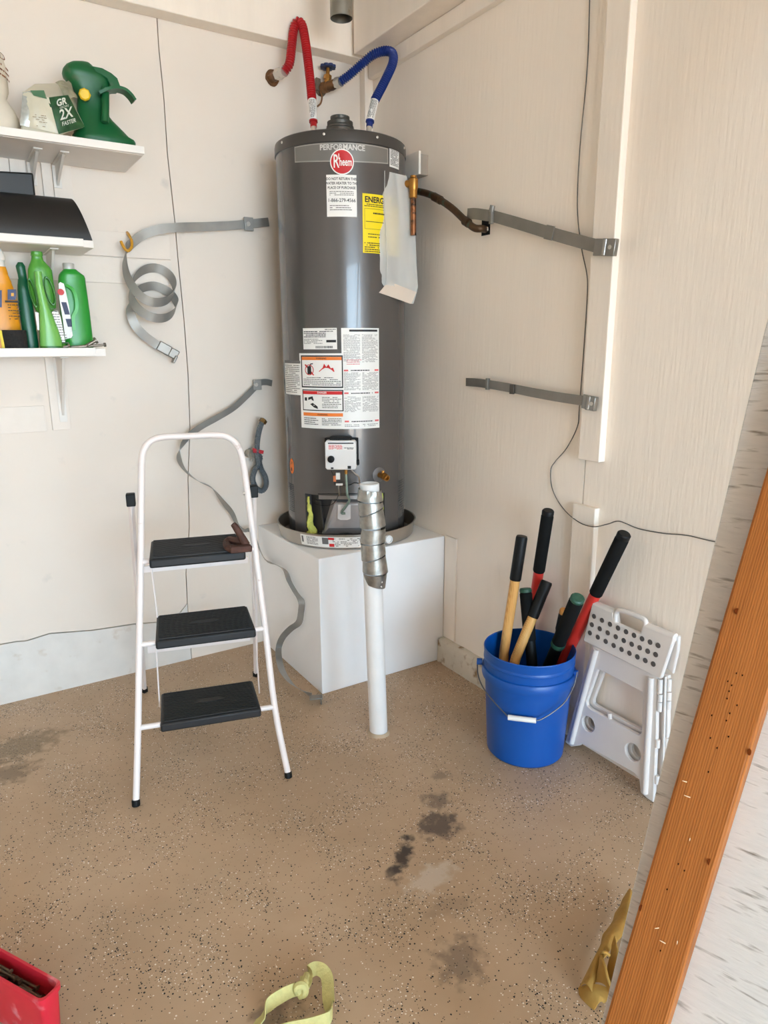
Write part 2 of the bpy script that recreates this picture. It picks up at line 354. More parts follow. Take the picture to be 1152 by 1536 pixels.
# ================================================================== plinth, pan, water heater
HX, HY, HR = -.303, -.299, .243; PH = .552
M_pl = mat('white_plinth_paint', (247, 247, 248), .4, var=.015, vscale=5., bump=.08, bscale=30.)
tag(MB().box((-.294, -.2965, PH/2), (.586, .590, PH)).build('plinth', M_pl, bevel=.004, smooth=0), 'large white painted box platform standing under the water heater', 'platform')
M_tin = mat('pan_aluminium', (186, 178, 168), .32, metal=.9, var=.06)
pan = thing('drain_pan', (HX, HY, PH), 'round metal drain pan on the platform with a white product strip', 'pan')
MB().lathe([(.272, .001), (.280, .004), (.2895, .056), (.2925, .058), (.2925, .0605), (.287, .0605), (.277, .006), (.0, .005)], (HX, HY, PH), n=72, caps=False).build('basin', M_tin, pan)
class Cyl(Sheet):
    def __init__(s, th, zc, r=HR, cone=0.): s.th, s.zc, s.r = th, zc, r; s.fn = lambda u, v, l: V((HX+(r+l+cone*v)*math.cos(th+u/r), HY+(r+l+cone*v)*math.sin(th+u/r), zc+v))
TH0 = math.atan2(CAM.y-HY, CAM.x-HX)
def CYL(px, py, r=HR):
    d = ray(px, py); ox, oy = CAM.x-HX, CAM.y-HY; A = d.x**2+d.y**2; B = 2*(ox*d.x+oy*d.y); Cc = ox*ox+oy*oy-r*r; D = max(0, B*B-4*A*Cc)
    P = CAM+d*((-B-math.sqrt(D))/(2*A)); return TH0+(math.atan2(P.y-HY, P.x-HX)-TH0+PI) % (2*PI)-PI, P.z
def cyl_rect(px0, py0, px1, py1, r=HR):
    ym = (py0+py1)/2; xm = (px0+px1)/2; t0, t1 = CYL(px0, ym, r)[0], CYL(px1, ym, r)[0]; za, zb_ = CYL(xm, py0, r)[1], CYL(xm, py1, r)[1]
    return Cyl((t0+t1)/2, (za+zb_)/2, r), (t1-t0)*r/2, (za-zb_)/2
M_lab = mat('label_white', (240, 238, 234), .4, var=.01); M_ink = mat('print_black', (34, 32, 32), .6); M_gink = mat('print_grey', (112, 108, 106), .6)
M_red = mat('print_red', (206, 32, 34), .45); M_org = mat('print_orange', (240, 128, 48), .5); M_yel = mat('label_yellow', (250, 222, 16), .5, var=.02)
M_lred = mat('print_pale_red', (224, 96, 96), .5)
S, hw, hh = cyl_rect(452, 808, 560, 826, .2845); S.zc = PH+.031; hh = .022; S = Cyl(S.th, S.zc, .2848, .173)
mb = MB(); S.rect(mb, -hw, -hh, hw, hh, .0008); strip = mb.build('paper_strip', M_lab, pan, label='white paper product strip')
mb = MB(); S.lines(mb, -hw+.03, -hh+.006, -hw+.08, hh-.004, 7, .0014, seed=3); S.lines(mb, -.01, -hh+.004, hw-.05, hh-.004, 6, .0014, fill=.5, seed=4); S.rect(mb, -hw+.006, -hh+.012, -hw+.014, hh-.006, .0014); S.rect(mb, -.052, -hh+.013, -.027, hh-.004, .0014); mb.build('print', M_gink, strip)
mb = MB(); S.rect(mb, -.027, hh-.012, -.004, hh-.003, .0016); S.rect(mb, -.024, -hh+.003, -.004, -hh+.016, .0016); mb.build('print', M_red, strip)
th, _ = CYL(581, 813, .285); n_ = V((math.cos(th), math.sin(th), .1))
MB().lathe([(.0, -.01), (.0165, -.01), (.0165, .012), (.013, .012), (.013, .004), (0, .004)], V((HX+.287*math.cos(th), HY+.287*math.sin(th), PH+.028)), n_, 20, False).build('drain_fitting', mat('pvc_white', (236, 236, 236), .3, var=.02), pan, label='round white plastic drain fitting')

wh = thing('water_heater', (HX, HY, PH+.006), 'tall grey gas water heater on the white platform in the corner', 'water heater')
M_body = mat('heater_enamel', (92, 88, 86), .27, metal=.35, var=.03, vscale=4., coat=.35)
M_dg = mat('dark_grey_metal', (62, 60, 60), .4, metal=.5); M_blk = mat('black_plastic', (20, 20, 20), .5, var=.1, spec=.25)
t0, za = CYL(457.5, 740); t1, _ = CYL(577, 742); ZB, ZT = PH+.008, 2.006; zo = za; zlo = PH+.045
zs = [ZB, zlo, zo, .95, 1.1, 1.3, 1.5, 1.7, 1.9, ZT]; full = 120; thl = [t0+(t1-t0)*i/30 for i in range(31)]+[t1+(2*PI-(t1-t0))*i/(full-30) for i in range(1, full-30)]
vs = [V((HX+HR*math.cos(t), HY+HR*math.sin(t), z)) for z in zs for t in thl]; N_ = len(thl); fs = []
for i in range(len(zs)-1):
    for k in range(N_):
        if i == 1 and k < 30: continue
        fs.append((i*N_+k, i*N_+(k+1) % N_, (i+1)*N_+(k+1) % N_, (i+1)*N_+k))
def cp(t, r, z): return V((HX+r*math.cos(t), HY+r*math.sin(t), z))
mb = MB().add(vs, fs)
# returns of the cut-out
for ta in (t0, t1): mb.add([cp(ta, HR, zlo), cp(ta, HR, zo), cp(ta, HR-.035, zo), cp(ta, HR-.035, zlo)], [(0, 1, 2, 3)])
for z in (zlo, zo): mb.add([cp(t, HR, z) for t in thl[:31]]+[cp(t, HR-.035, z) for t in thl[:31]], [(i, i+1, 32+i, 31+i) for i in range(30)])
body = mb.build('tank_jacket', M_body, wh, smooth=50)
mb = MB(); mb.grid(lambda u, v: cp(t0-.02+(t1-t0+.04)*u, HR-.036, zlo+(zo-zlo)*v), 30, 4); mb.build('inner_tank', M_dg, wh)
mb = MB().lathe([(.2435, 2.001-ZT), (.2462, 2.003-ZT), (.2462, 2.030-ZT), (.2440, 2.040-ZT), (.2380, 2.044-ZT), (.0, 2.046-ZT)], (HX, HY, ZT), n=96, caps=False); lid = mb.build('top_lid', mat('lid_enamel', (74, 70, 67), .35, metal=.3, var=.03), wh)
for q in ((423, 213), (486, 201), (566, 204), (606, 221)):
    th, z = CYL(*q, .2462); n_ = V((math.cos(th), math.sin(th), 0)); MB().lathe([(.0045, 0), (.0045, .002), (.002, .0035), (0, .0035)], cp(th, .2462, min(z, 2.026)), n_, 10, False).build('screw', mat('screw_steel', (214, 210, 204), .35, metal=.6), lid)
MB().lathe([(.056, .0), (.056, .060), (.051, .064), (.051, .070), (.046, .073), (.048, .076), (.048, .086), (.038, .090), (.034, .092), (.036, .095), (.036, .104), (.031, .106), (.028, .104), (.028, .07)], (HX, HY, 2.044), n=32, caps=False).build('flue_collar', mat('flue_metal', (92, 88, 82), .45, metal=.6, var=.15), wh)
# maker's banner, roundel
S, hw, hh = cyl_rect(442, 214, 582, 238)
def banner(k, dz, lift, nm, m, par):
    mb = MB(); w_ = hw-k
    mb.grid(lambda u, v: S.fn(-w_+2*w_*u, (hh-k)*(1 if v > .5 else -1)-(0 if v > .5 else .010*(1-(2*u-1)**2)), lift), 30, 1); return mb.build(nm, m, par)
bn = banner(0, 0, .0008, 'banner', mat('banner_edge', (168, 164, 158), .35, metal=.3), wh); banner(.0035, 0, .0012, 'banner_field', mat('banner_grey', (124, 121, 117), .35, metal=.3), bn)
mb = MB(); S.text(mb, 'PERFORMANCE', .002, hh*.42, .0245, .0018, .03, .93); mb.build('print', mat('print_silver', (206, 203, 198), .4), bn)
th, z = CYL(513, 243); S = Cyl(th, z); mb = MB(); S.disc(mb, 0, 0, .0412, .0020, 40); rd = mb.build('roundel', M_lab, wh, label='round red and white maker\'s roundel')
mb = MB(); S.disc(mb, 0, 0, .0375, .0024, 40); mb.build('roundel_field', mat('roundel_red', (200, 20, 26), .35), rd)
mb = MB(); S.text(mb, 'R', -.0205, 0, .060, .0028, .012, .58); S.text(mb, 'heem', .0125, -.001, .030, .0028, .018, .66, sy=1.2)
S.rect(mb, -.0120, .008, -.0092, .026, .0028); mb.build('print', M_lab, rd)
def sticker(px0, py0, px1, py1, m=M_lab, name='label', lift=.0008, label=None):
    S, hw, hh = cyl_rect(px0, py0, px1, py1); mb = MB(); S.rect(mb, -hw, -hh, hw, hh, lift); return S, hw, hh, mb.build(name, m, wh, label=label)
S, hw, hh, st = sticker(584, 218, 598, 252); mb = MB(); S.lines(mb, -hw+.005, -hh+.006, hw-.005, hh-.016, 11, .0014, .6, seed=9); S.lines(mb, -hw+.004, hh-.014, hw-.008, hh-.004, 2, .0014, .7, seed=10); mb.build('print', M_gink, st)
S, hw, hh, st = sticker(490, 262, 535, 325, label='white paper notice with a telephone number'); mb = MB()
for i, t in enumerate(('DO NOT RETURN THIS', 'WATER HEATER TO THE', 'PLACE OF PURCHASE')): S.text(mb, t, 0, hh*(.80-.21*i), .0118, .0014, .02, .86)
S.text(mb, '1-866-279-4566', 0, -hh*.22, .0165, .0014, .010, .92); mb.build('print', M_ink, st)
mb = MB(); S.lines(mb, -hw*.8, hh*.0, hw*.8, hh*.24, 3, .0014, .4, seed=12); S.lines(mb, -hw*.8, -hh*.72, hw*.8, -hh*.42, 3, .0014, .4, seed=13); mb.build('print', M_gink, st)
S, hw, hh, st = sticker(544, 293, 600, 381, M_yel, label='yellow energy guide label'); mb = MB()
S.text(mb, 'ENERGYGUIDE', -hw+.008, hh*.80, .027, .0014, .03, .95, 'LEFT'); S.lines(mb, -hw+.006, hh*.56, hw*.3, hh*.68, 2, .0014, seed=14); S.lines(mb, -hw+.006, -hh*.98, hw*.3, -hh*.62, 5, .0014, seed=15)
for v in (.5, -.18): S.rect(mb, -hw+.007, hh*v, hw*.4, hh*v+.0009, .0014)
S.rect(mb, -hw+.007, -hh*.18, -hw+.008, hh*.5, .0014); S.rect(mb, -hw+.012, hh*.06, hw*.2, hh*.06+.002, .0014); S.lines(mb, -hw+.02, -hh*.5, hw*.2, -hh*.3, 2, .0014, .3, seed=16); S.lines(mb, -hw+.03, hh*.3, hw*.2, hh*.42, 1, .0014, .4, seed=17); mb.build('print', M_ink, st)
S, hw, hh, st = sticker(455, 492, 505.5, 524); mb = MB(); S.lines(mb, -hw+.004, hh*.1, hw*.4, hh*.75, 4, .0014, .5, seed=20); S.lines(mb, -hw+.004, -hh*.5, hw*.2, hh*.02, 4, .0014, .35, seed=21); S.rect(mb, hw*.42, -hh*.35, hw*.95, -hh*.12, .0014)
for k in range(24): S.rect(mb, -hw*.2+k*hw*.041, -hh*.9, -hw*.2+k*hw*.041+hw*(.012+.018*random.random()), -hh*.68, .0014)
S.lines(mb, hw*.35, hh*.6, hw*.95, hh*.95, 2, .0014, .4, seed=23); mb.build('print', M_ink, st)
S, hw, hh, st = sticker(513, 492, 568.5, 643); mb = MB()
for i, (a_, b_, s_) in enumerate(((.33, .88, 26), (-.22, .14, 16), (-.66, -.34, 14), (-.96, -.9, 2))):
    for c_, (u0, u1) in enumerate(((-.9, -.06), (.04, .93))): S.lines(mb, hw*u0, hh*a_, hw*u1, hh*b_, s_, .0014, .35, .88, seed=30+i*3+c_)
mb.build('print', M_gink, st)
mb = MB(); S.rect(mb, -hw*.6, hh*.93, hw*.9, hh*.97, .0014); S.text(mb, 'FOR YOUR SAFETY READ BEFORE OPERATING', 0, hh*.89, .005, .0014, .0, .9) if False else None
for v, t in ((.175, 'OPERATING INSTRUCTIONS'), (-.28, 'TO TURN OFF GAS'), (-.85, 'NOTICE')): S.lines(mb, -hw*.55, hh*v-.003, hw*.6, hh*v+.003, 1, .0014, .6, seed=int(50+v*10))
mb.build('print', M_ink, st)
mb = MB()
for v in (.175, -.275, -.845):
    S.rect(mb, hw*.72, hh*v-.003, hw*.95, hh*v+.003, .0016); S.rect(mb, -hw*.9, hh*v-.003, -hw*.68, hh*v+.003, .0016)
S.lines(mb, -hw*.75, hh*.28, 0, hh*.40, 3, .0016, .35, seed=61); mb.build('print', M_lred, st)
S, hw, hh, st = sticker(451, 530, 515, 643, lift=.0010); mb = MB()
def Y(py): return hh*(1-2*(py-530)/113)
def X(px): return hw*(2*(px-451)/64-1)
def rr(mb, x0, y0, x1, y1, lf): S.rect(mb, X(x0), Y(y1), X(x1), Y(y0), lf)
rr(mb, 454, 533, 515, 581, .0016); rr(mb, 455, 584, 515, 616, .0016); frame_ = mb.build('print', M_ink, st)
mb = MB(); rr(mb, 456, 535, 513.5, 579, .0020); rr(mb, 456.5, 585.5, 513.5, 614.5, .0020); mb.build('print', M_lab, st)
mb = MB(); rr(mb, 456, 535.2, 513.5, 540, .0024); rr(mb, 456, 619, 514, 624, .0024); mb.build('print', M_org, st)
mb = MB(); rr(mb, 456.5, 586, 513.5, 591, .0024); S.disc(mb, X(468), Y(554.5), .0195, .0026, 26, .0165)
S.poly(mb, [(X(460.5), Y(547)), (X(462.5), Y(546)), (X(475.5), Y(562)), (X(474), Y(563))], .0027)
S.poly(mb, [(X(x), Y(y)) for x, y in ((482, 557), (504, 557), (502, 551), (499, 552), (496, 546), (493, 550), (490, 545), (488, 551), (485, 554))], .0024); mb.build('print', M_red, st)
mb = MB(); rr(mb, 465, 549, 471, 561, .0023); S.poly(mb, [(X(x), Y(y)) for x, y in ((468, 549), (470, 545), (474, 544.5), (474, 546), (471, 546.5), (470, 549))], .0023)
S.text(mb, 'WARNING', X(486), Y(537.6), .0085, .0028, .01); S.text(mb, 'WARNING', X(486), Y(621.5), .0085, .0028, .01)
S.lines(mb, X(458), Y(578), X(512), Y(564.5), 5, .0024, .35, seed=71); S.lines(mb, X(486), Y(612), X(512), Y(594), 7, .0024, .35, seed=72); S.lines(mb, X(457), Y(638), X(480), Y(626), 4, .0024, .35, seed=73); S.lines(mb, X(485), Y(638), X(512), Y(626), 5, .0024, .35, seed=74)
S.poly(mb, [(X(x), Y(y)) for x, y in ((459, 596), (463, 596), (463, 601), (459, 601))], .0024); S.poly(mb, [(X(x), Y(y)) for x, y in ((465, 596), (472, 594), (474, 601), (471, 600), (470, 598), (465, 600))], .0024)
S.poly(mb, [(X(x), Y(y)) for x, y in ((468, 606), (472, 604), (479, 609), (480, 613), (474, 611))], .0024); mb.build('print', M_ink, st)
mb = MB(); S.text(mb, 'DANGER', X(486), Y(588.4), .0092, .0028, .02); mb.build('print', M_lab, st)
S, hw, hh, st = sticker(428.5, 541, 451.6, 592); mb = MB(); S.rect(mb, -hw, hh*.84, hw, hh, .0014); S.lines(mb, -hw*.9, -hh*.9, hw*.9, hh*.78, 15, .0014, .4, seed=81); mb.build('print', M_gink, st)
th, z = CYL(438, 699); S = Cyl(th, z); mb = MB(); mb.add([S.fn(0, 0, .001)]+[S.fn(.019*math.cos(2*PI*k/28), .031*math.sin(2*PI*k/28), .001) for k in range(28)], [(0, 1+k, 1+(k+1) % 28) for k in range(28)]); sk = mb.build('sticker', M_org, wh, label='oval orange sticker'); mb = MB(); S.lines(mb, -.010, .004, .010, .018, 4, .0016, .4, seed=88); S.poly(mb, [(-.006, -.020), (.005, -.020), (.004, -.008), (-.001, -.004), (-.005, -.008)], .0016); mb.build('print', M_ink, sk)
# air inlet perforations
for x0, x1, y0, y1 in ((433.5, 443.5, 724, 771), (592, 605, 724, 771)):
    mb = MB(); ny = 15; nx = 9 if x0 > 500 else 8
    tA, zA_ = CYL(x0, y0); tB, zB_ = CYL(x1, y1)
    for i in range(nx):
        for j in range(ny):
            if x0 > 500 and j > 4+i*1.6 : continue
            t = tA+(tB-tA)*(i+.5*(j % 2))/nx; z = zA_+(zB_-zA_)*j/ny; S = Cyl(t, z); S.disc(mb, 0, 0, .0024, .0006, 6)
    mb.build('air_inlet', M_blk, body, kind='stuff')
# burner compartment
def CP(px, py, r): t, z = CYL(px, py, r); return cp(t, r, z)
n0 = cp((t0+t1)/2, 1, 0)-cp((t0+t1)/2, 0, 0)
q = [(498.5, 748), (545, 748), (558, 806), (481, 806)]
outer = [CP(*p, HR-.030) for p in ((461, 745), (577, 745), (577, 812), (461, 812))]
mb = MB(); A_ = [CP(*p, HR-.028) for p in q]; B_ = [CP(*p, HR-.004) for p in ((503, 755), (541, 755), (547, 792), (490, 792))]; C_ = [CP(*p, HR-.012) for p in ((488, 800), (551, 800))]
mb.add(A_+B_, [(0, 1, 5, 4), (1, 2, 6, 5), (2, 3, 7, 6), (3, 0, 4, 7), (4, 5, 6, 7)]); bd = mb.build('burner_door', mat('burner_plate', (164, 160, 160), .38, metal=.5, var=.04), wh, bevel=.006, smooth=30)
mb = MB(); mb.add([CP(*p, HR-.002) for p in ((506.5, 757), (526, 757), (526, 778), (521, 780), (511, 780), (506.5, 778))], [(0, 1, 2, 3, 4, 5)]); mb.build('sight_glass', mat('sight_cover', (206, 204, 204), .4), bd)
mb = MB(); mb.grid(lambda u, v: CP(478+72*u, 742+7*v, HR-.012), 10, 1); mb.build('manifold_bar', mat('bar_grey', (140, 134, 130), .4, metal=.5), wh)
mb = MB(); mb.grid(lambda u, v: CP(477+78*u, 737.5+4*v, HR-.004+.006*v), 10, 1); mb.build('access_lip', M_blk, wh)
mb = MB(); mb.tube([CP(*p, HR-.026) for p in ((474, 750), (480, 752), (487, 800))], .004, 8); mb.build('bracket_bar', M_dg, wh)
M_ins = mat('insulation_yellow', (206, 208, 104), .95, var=.15, vscale=50., bump=.8, bscale=120.)
for pts, rs in ((((463, 745), (464, 758), (466, 772), (465, 786), (468, 796), (466, 803)), (.005, .009, .011, .014, .02, .017)), (((574.5, 738), (575.5, 752), (576, 766), (576, 778)), (.006, .008, .008, .004))):
    mb = MB(); mb.tube(spline([CP(*p, HR-.014) for p in pts], 4), [rs[min(len(rs)-1, int(i/4))] for i in range((len(pts)-1)*4+1)], 10); mb.wob(.006, 60, 3); mb.build('insulation', M_ins, wh, label='yellow fibre insulation')
# gas control valve
t_, z_ = CYL(511, 682); nn = V((math.cos(t_), math.sin(t_), 0)); tt = V((-math.sin(t_), math.cos(t_), 0)); zz = V((0, 0, 1))
def GF(px, py, o): return PLN(px, py, cp(t_, HR+o, z_), nn)
c0, c1 = GF(487, 661, .06), GF(534.5, 705, .06); gw = (c1-c0).dot(tt); gh = c0.z-c1.z; gc = (c0+c1)/2
gcv = MB().prism([gc+tt*(gw/2*a_)+zz*(gh/2*b_)-nn*.002 for a_, b_ in ((-1, -.86), (-.9, -1), (.9, -1), (1, -.9), (1, .85), (.9, 1), (-.9, 1), (-1, .85))], -nn*.050).build('gas_control', mat('control_white', (232, 230, 228), .35, var=.02), wh, bevel=.004, smooth=40, label='white gas control box with black knob')
MB().box(gc-nn*.048+zz*(gh*.08), (gw*1.1, .03, gh*.9), (tt, nn, zz)).box(gc-nn*.03+zz*(gh*.54), (gw*.7, .04, gh*.12), (tt, nn, zz)).box(gc+tt*(gw*.53)-nn*.03-zz*(gh*.28), (.012, .02, .02), (tt, nn, zz)).build('valve_body', M_blk, gcv, bevel=.003)
GS = Sheet(lambda u, v, l: gc+tt*u+zz*v+nn*l)
MB().lathe([(.013, 0), (.0125, .012), (.010, .014), (0, .014)], gc+tt*(-gw*.31)+zz*(-gh*.13)-nn*.002, nn, 24, False).build('knob', M_blk, gcv)
mb = MB(); GS.rect(mb, -gw*.45, gh*.18, gw*.46, gh*.44, -.0010); ps = mb.build('control_label', M_lab, gcv)
mb = MB(); GS.lines(mb, -gw*.38, gh*.2, gw*.06, gh*.36, 5, -.0002, .6, seed=91); mb.build('print', M_lred, gcv)
mb = MB(); GS.rect(mb, -gw*.4, gh*.39, gw*.42, gh*.43, -.0003); GS.lines(mb, gw*.12, gh*.2, gw*.42, gh*.27, 2, -.0002, .6, seed=92); GS.rect(mb, -gw*.32, -gh*.47, -gw*.24, -gh*.41, -.0004); GS.rect(mb, gw*.22, -gh*.46, gw*.33, -gh*.36, -.0004); mb.build('print', M_ink, gcv)
M_brass = mat('brass', (176, 124, 58), .32, metal=.85, var=.15); M_steel = mat('tube_steel', (170, 160, 148), .3, metal=.85)
P_ = lambda px, py, o: GF(px, py, o)
MB().tube([P_(519, 705, .03), P_(519, 711, .03)], .006, 10).build('gas_fitting', M_brass, wh)
MB().tube(spline([P_(519, 710, .03), P_(520, 728, .03), P_(521, 742, .03), P_(524, 750, .02), P_(520, 758, .012), P_(514, 766, .006), P_(513, 770, .004), P_(518, 770, .004)], 6), .0048, 10).build('gas_tube', mat('gas_tube_green', (140, 158, 146), .35, metal=.5, var=.2, vscale=60), wh)
MB().tube(spline([P_(527, 705, .03), P_(534, 712, .028), P_(538.5, 716, .026), P_(539, 726, .022)], 6), .0032, 8).build('pilot_tube', M_steel, wh)
MB().tube(spline([P_(508, 727, .026), P_(508.5, 735, .022), P_(509, 743, .004)], 5), .0035, 8).build('pilot_tube', M_steel, wh)
MB().tube(spline([P_(497, 706, .03), P_(500, 713, .03), P_(503, 718, .028), P_(503, 727, .024), P_(516, 728, .024), P_(526, 727, .024), P_(532, 724, .024), P_(541, 726, .02)], 6), .0018, 6).build('igniter_wire', M_blk, wh)
MB().tube(spline([CP(507, 744, HR+.002), CP(503, 752, HR-.006), CP(494, 758, HR-.01), CP(480, 758, HR-.014), CP(470, 754, HR-.02)], 6), .0012, 6).build('igniter_wire', M_blk, wh)
MB().box(P_(507, 714, .03), (.016, .010, .026), (tt, nn, zz)).build('wire_tag', M_lab, wh, bevel=.001); MB().box(P_(502, 718, .031), (.010, .006, .022), (tt, nn, zz)).build('wire_tag', mat('tag_orange', (214, 120, 70), .5), wh)
MB().box(P_(509, 726.5, .026), (.026, .010, .008), (tt, nn, zz)).build('connector', M_lab, wh, bevel=.001)
# drain valve low on the jacket
td, zd = CYL(568, 712); dn = V((math.cos(td), math.sin(td), 0)); dc = cp(td, HR, zd)
MB().lathe([(.029, 0), (.029, .002), (.012, .006), (0, .006)], dc, dn, 28, False).build('drain_escutcheon', mat('escutcheon', (120, 116, 114), .35, metal=.5), wh)
dv = MB().tube([dc, dc+dn*.045], .0105, 12).tube([dc+dn*.03, dc+dn*.03+zz*.02], .006, 8).lathe([(.0, .0), (.014, .0), (.014, .012), (.0125, .012), (.0125, .024), (.008, .024), (.008, .008), (0, .008)], dc+dn*.035, dn-zz*.25, 20, False).build('drain_valve', M_brass, wh)
# temperature and pressure relief valve with its copper stub
tr, zr = CYL(601, 277); rn = V((math.cos(tr), math.sin(tr), 0)); rp = cp(tr, HR, zr); rv = rp+rn*.05
rt_ = V((-math.sin(tr), math.cos(tr), 0))
M_cop = mat('copper_tarnished', (150, 96, 62), .38, metal=.8, var=.2, vscale=30., col2=(58, 44, 34), c2lo=.5, c2hi=.62, c2scale=45.)
tp = MB().tube([rp, rv+rn*.004], .013, 14).lathe([(.0, -.022), (.0155, -.022), (.0175, -.012), (.0175, .014), (.012, .020), (.012, .026), (0, .026)], rv, V((0, 0, 1)), 16, False).lathe([(.0125, -.05), (.0145, -.048), (.0145, -.022), (.0125, -.02)], rv, V((0, 0, 1)), 14).build('relief_valve', M_brass, wh, label='brass relief valve')
MB().tube([rv-zz*.045, rv-zz*.09, rv-zz*.178+rt_*.003], .0105, 14).build('discharge_stub', M_cop, wh, label='short tarnished copper stub')
MB().tube([rv+rn*-.01+zz*.012, rv+rt_*.032-zz*.004], .0045, 8).lathe([(.0, -.001), (.012, -.001), (.012, .001), (0, .001)], rv+rt_*.036-zz*.010, rt_*.5+rn*.8, 14, False).build('test_lever', mat('lever_steel', (176, 172, 164), .3, metal=.85), tp)

# ================================================================== hoses, valve and vent above the heater
def corrugated(pts, r, n=10, pitch=.0088, amp=.16):
    pts = spline(pts, 14); L = [0]
    for a, b in zip(pts, pts[1:]): L.append(L[-1]+(b-a).length)
    K = int(L[-1]/pitch*6); out = []; rs = []; j = 0
    for i in range(K+1):
        s = L[-1]*i/K
        while j < len(L)-2 and L[j+1] < s: j += 1
        out.append(pts[j].lerp(pts[j+1], (s-L[j])/max(1e-9, L[j+1]-L[j]))); rs.append(r*(1+amp*math.copysign(abs(math.sin(2*PI*i/6+.3))**.6, math.sin(2*PI*i/6+.3))))
    return MB().tube(out, rs, n)
M_nut = mat('nut_steel', (206, 200, 192), .35, metal=.7); M_rust = mat('rusty_brass', (140, 100, 66), .5, metal=.6, var=.25, vscale=40., col2=(92, 62, 42), c2lo=.48, c2hi=.6)
RX, RY = RT.x*.1, RT.y*.1
nipH = V((HX-RX, HY-RY, 2.046)); nipC = V((HX+RX, HY+RY, 2.046))
def hose(nm, label, colr, wallpts, pts, nip, band0, band1, endp):
    d1 = depth(nip); d0 = depth(wallpts[-1])
    t = thing(nm, wallpts[0], label, 'hose', 'hoses above the water heater')
    M = mat(nm+'_plastic', colr, .35, var=.05)
    n = len(pts); P = [wallpts[-1]]+[DP(px, py, d0+(d1-d0)*((i+1)/(n+1))**k_) for i, (px, py, k_) in enumerate([(p[0], p[1], 1.) for p in pts])]
    b0, b1 = DP(*band0, d1), DP(*band1, d1); P.append(b0)
    corrugated(P, .0155).build('corrugated_sleeve', M, t)
    lb = MB().tube([b0, b1], .0150, 16).build('paper_band', M_lab, t)
    ax = (b1-b0).normalized(); sd_ = ax.cross(FWD).normalized(); fr = sd_.cross(ax).normalized(); fr = -fr if fr.dot(FWD) > 0 else fr
    cs = Sheet(lambda u, v, l: b0.lerp(b1, .5)+ax*u+(sd_*math.sin(v/.0152)+fr*math.cos(v/.0152))*(.0152+l)); mb = MB(); cs.lines(mb, -.034, -.013, .034, .013, 7, .0005, .5, seed=len(nm)); mb.build('print', M_gink, lb)
    MB().tube([b1, DP(*endp, d1)], [.0125, .0125], 14).tube([b1, b1.lerp(DP(*endp, d1), .25)], .0165, 14).build('end_sleeve', M, t)
    MB().tube([DP(*endp, d1)+V((0, 0, .004)), nip+V((0, 0, .001))], .0105, 12).build('nipple', M_nut, t)
    MB().tube([wallpts[-2], wallpts[-2].lerp(wallpts[-1], .6)], .0205, 6).tube([wallpts[-2].lerp(wallpts[-1], .5), wallpts[-1]+(wallpts[-1]-wallpts[-2])*.1], .0185, 16).build('coupling_nut', M_nut, t)
    return t
wA = LW(408, 117, .0); w1 = LW(415.5, 112, .055); w2 = LW(426, 107.5, .10)
rh = hose('red_hose', 'red corrugated water hose arching from wall to heater top', (176, 24, 30), [wA, w1, w2], [(434, 96), (437.5, 70), (440, 48), (443.5, 36), (448.5, 33), (453.5, 39), (457.5, 58), (461, 84), (465, 118)], nipH, (468, 150), (470, 181), (470.5, 191))
MB().tube([V((wA.x, .0, wA.z)), w1], .0185, 8).build('elbow', M_rust, rh); 
tag(MB().lathe([(.026, -.001), (.030, -.003), (.017, -.002)], LW(408, 117), (0, 1, 0), 20, False).wob(.003, 60).build('pipe_hole_edge', mat('hole_rust', (110, 74, 44), .9, var=.3, vscale=50.), smooth=0), 'ragged rust-stained wall hole around the red hose pipe', 'hole')
vA = LW(480, 133.5, .0); vB = LW(498, 128, .07); v1 = LW(504, 125, .085); v2 = LW(511, 122.5, .11)
bh = hose('blue_hose', 'blue corrugated water hose running from the brass valve to heater top', (18, 46, 120), [vB, v1, v2], [(527, 110), (545, 94), (560, 82), (577, 76.5), (588.5, 80), (589, 95), (577, 122)], nipC, (562, 151), (555, 181), (554, 191))
sv = thing('shutoff_valve', vA, 'brass shutoff valve with a blue hand wheel on the wall', 'valve')
MB().tube([vA, vB, v1], [.017, .019, .017], 12).lathe([(.0215, -.012), (.0215, .012)], vA.lerp(vB, .45), (vB-vA), 8).build('valve_body', M_rust, sv)
sb, st_ = vA.lerp(vB, .6), LW(492, 102, .045)
MB().tube([sb, sb.lerp(st_, .45)], .013, 8).tube([sb.lerp(st_, .4), sb.lerp(st_, .62)], .016, 6).tube([sb.lerp(st_, .6), st_], .0075, 10).build('bonnet', M_brass, sv)
mb = MB(); wc = st_+V((0, 0, .004)); R_ = .023
for k in range(8):
    a = 2*PI*k/8; mb.lathe([(.0, -.005), (.0095, -.005), (.0095, .005), (0, .005)], wc+V((R_*math.cos(a), R_*math.sin(a), 0)), (0, 0, 1), 10, False)
mb.lathe([(.015, -.004), (.027, -.004), (.027, .004), (.015, .004)], wc, (0, 0, 1), 32, False); mb.tube([wc+V((-.02, 0, 0)), wc+V((.02, 0, 0))], .004, 6).tube([wc+V((0, -.02, 0)), wc+V((0, .02, 0))], .004, 6).lathe([(0, -.006), (.007, -.006), (.007, .006), (0, .006)], wc, (0, 0, 1), 10, False)
mb.build('hand_wheel', mat('wheel_blue', (28, 48, 96), .45, var=.1), sv)
MB().tube(spline([LW(481, 137, .02), LW(483, 146, .03), LW(481, 155, .03), LW(476, 160, .02)], 5), .0035, 8).build('wire_tail', M_rust, sv)
MB().box(LW(477, 127, .012), (.02, .01, .045)).lathe([(0, 0), (.026, 0), (.022, .006), (0, .006)], LW(481, 134, .002), (0, -1, 0), 16, False).wob(.004, 50).build('bracket', mat('old_steel', (120, 104, 88), .5, metal=.6, var=.2), sv)
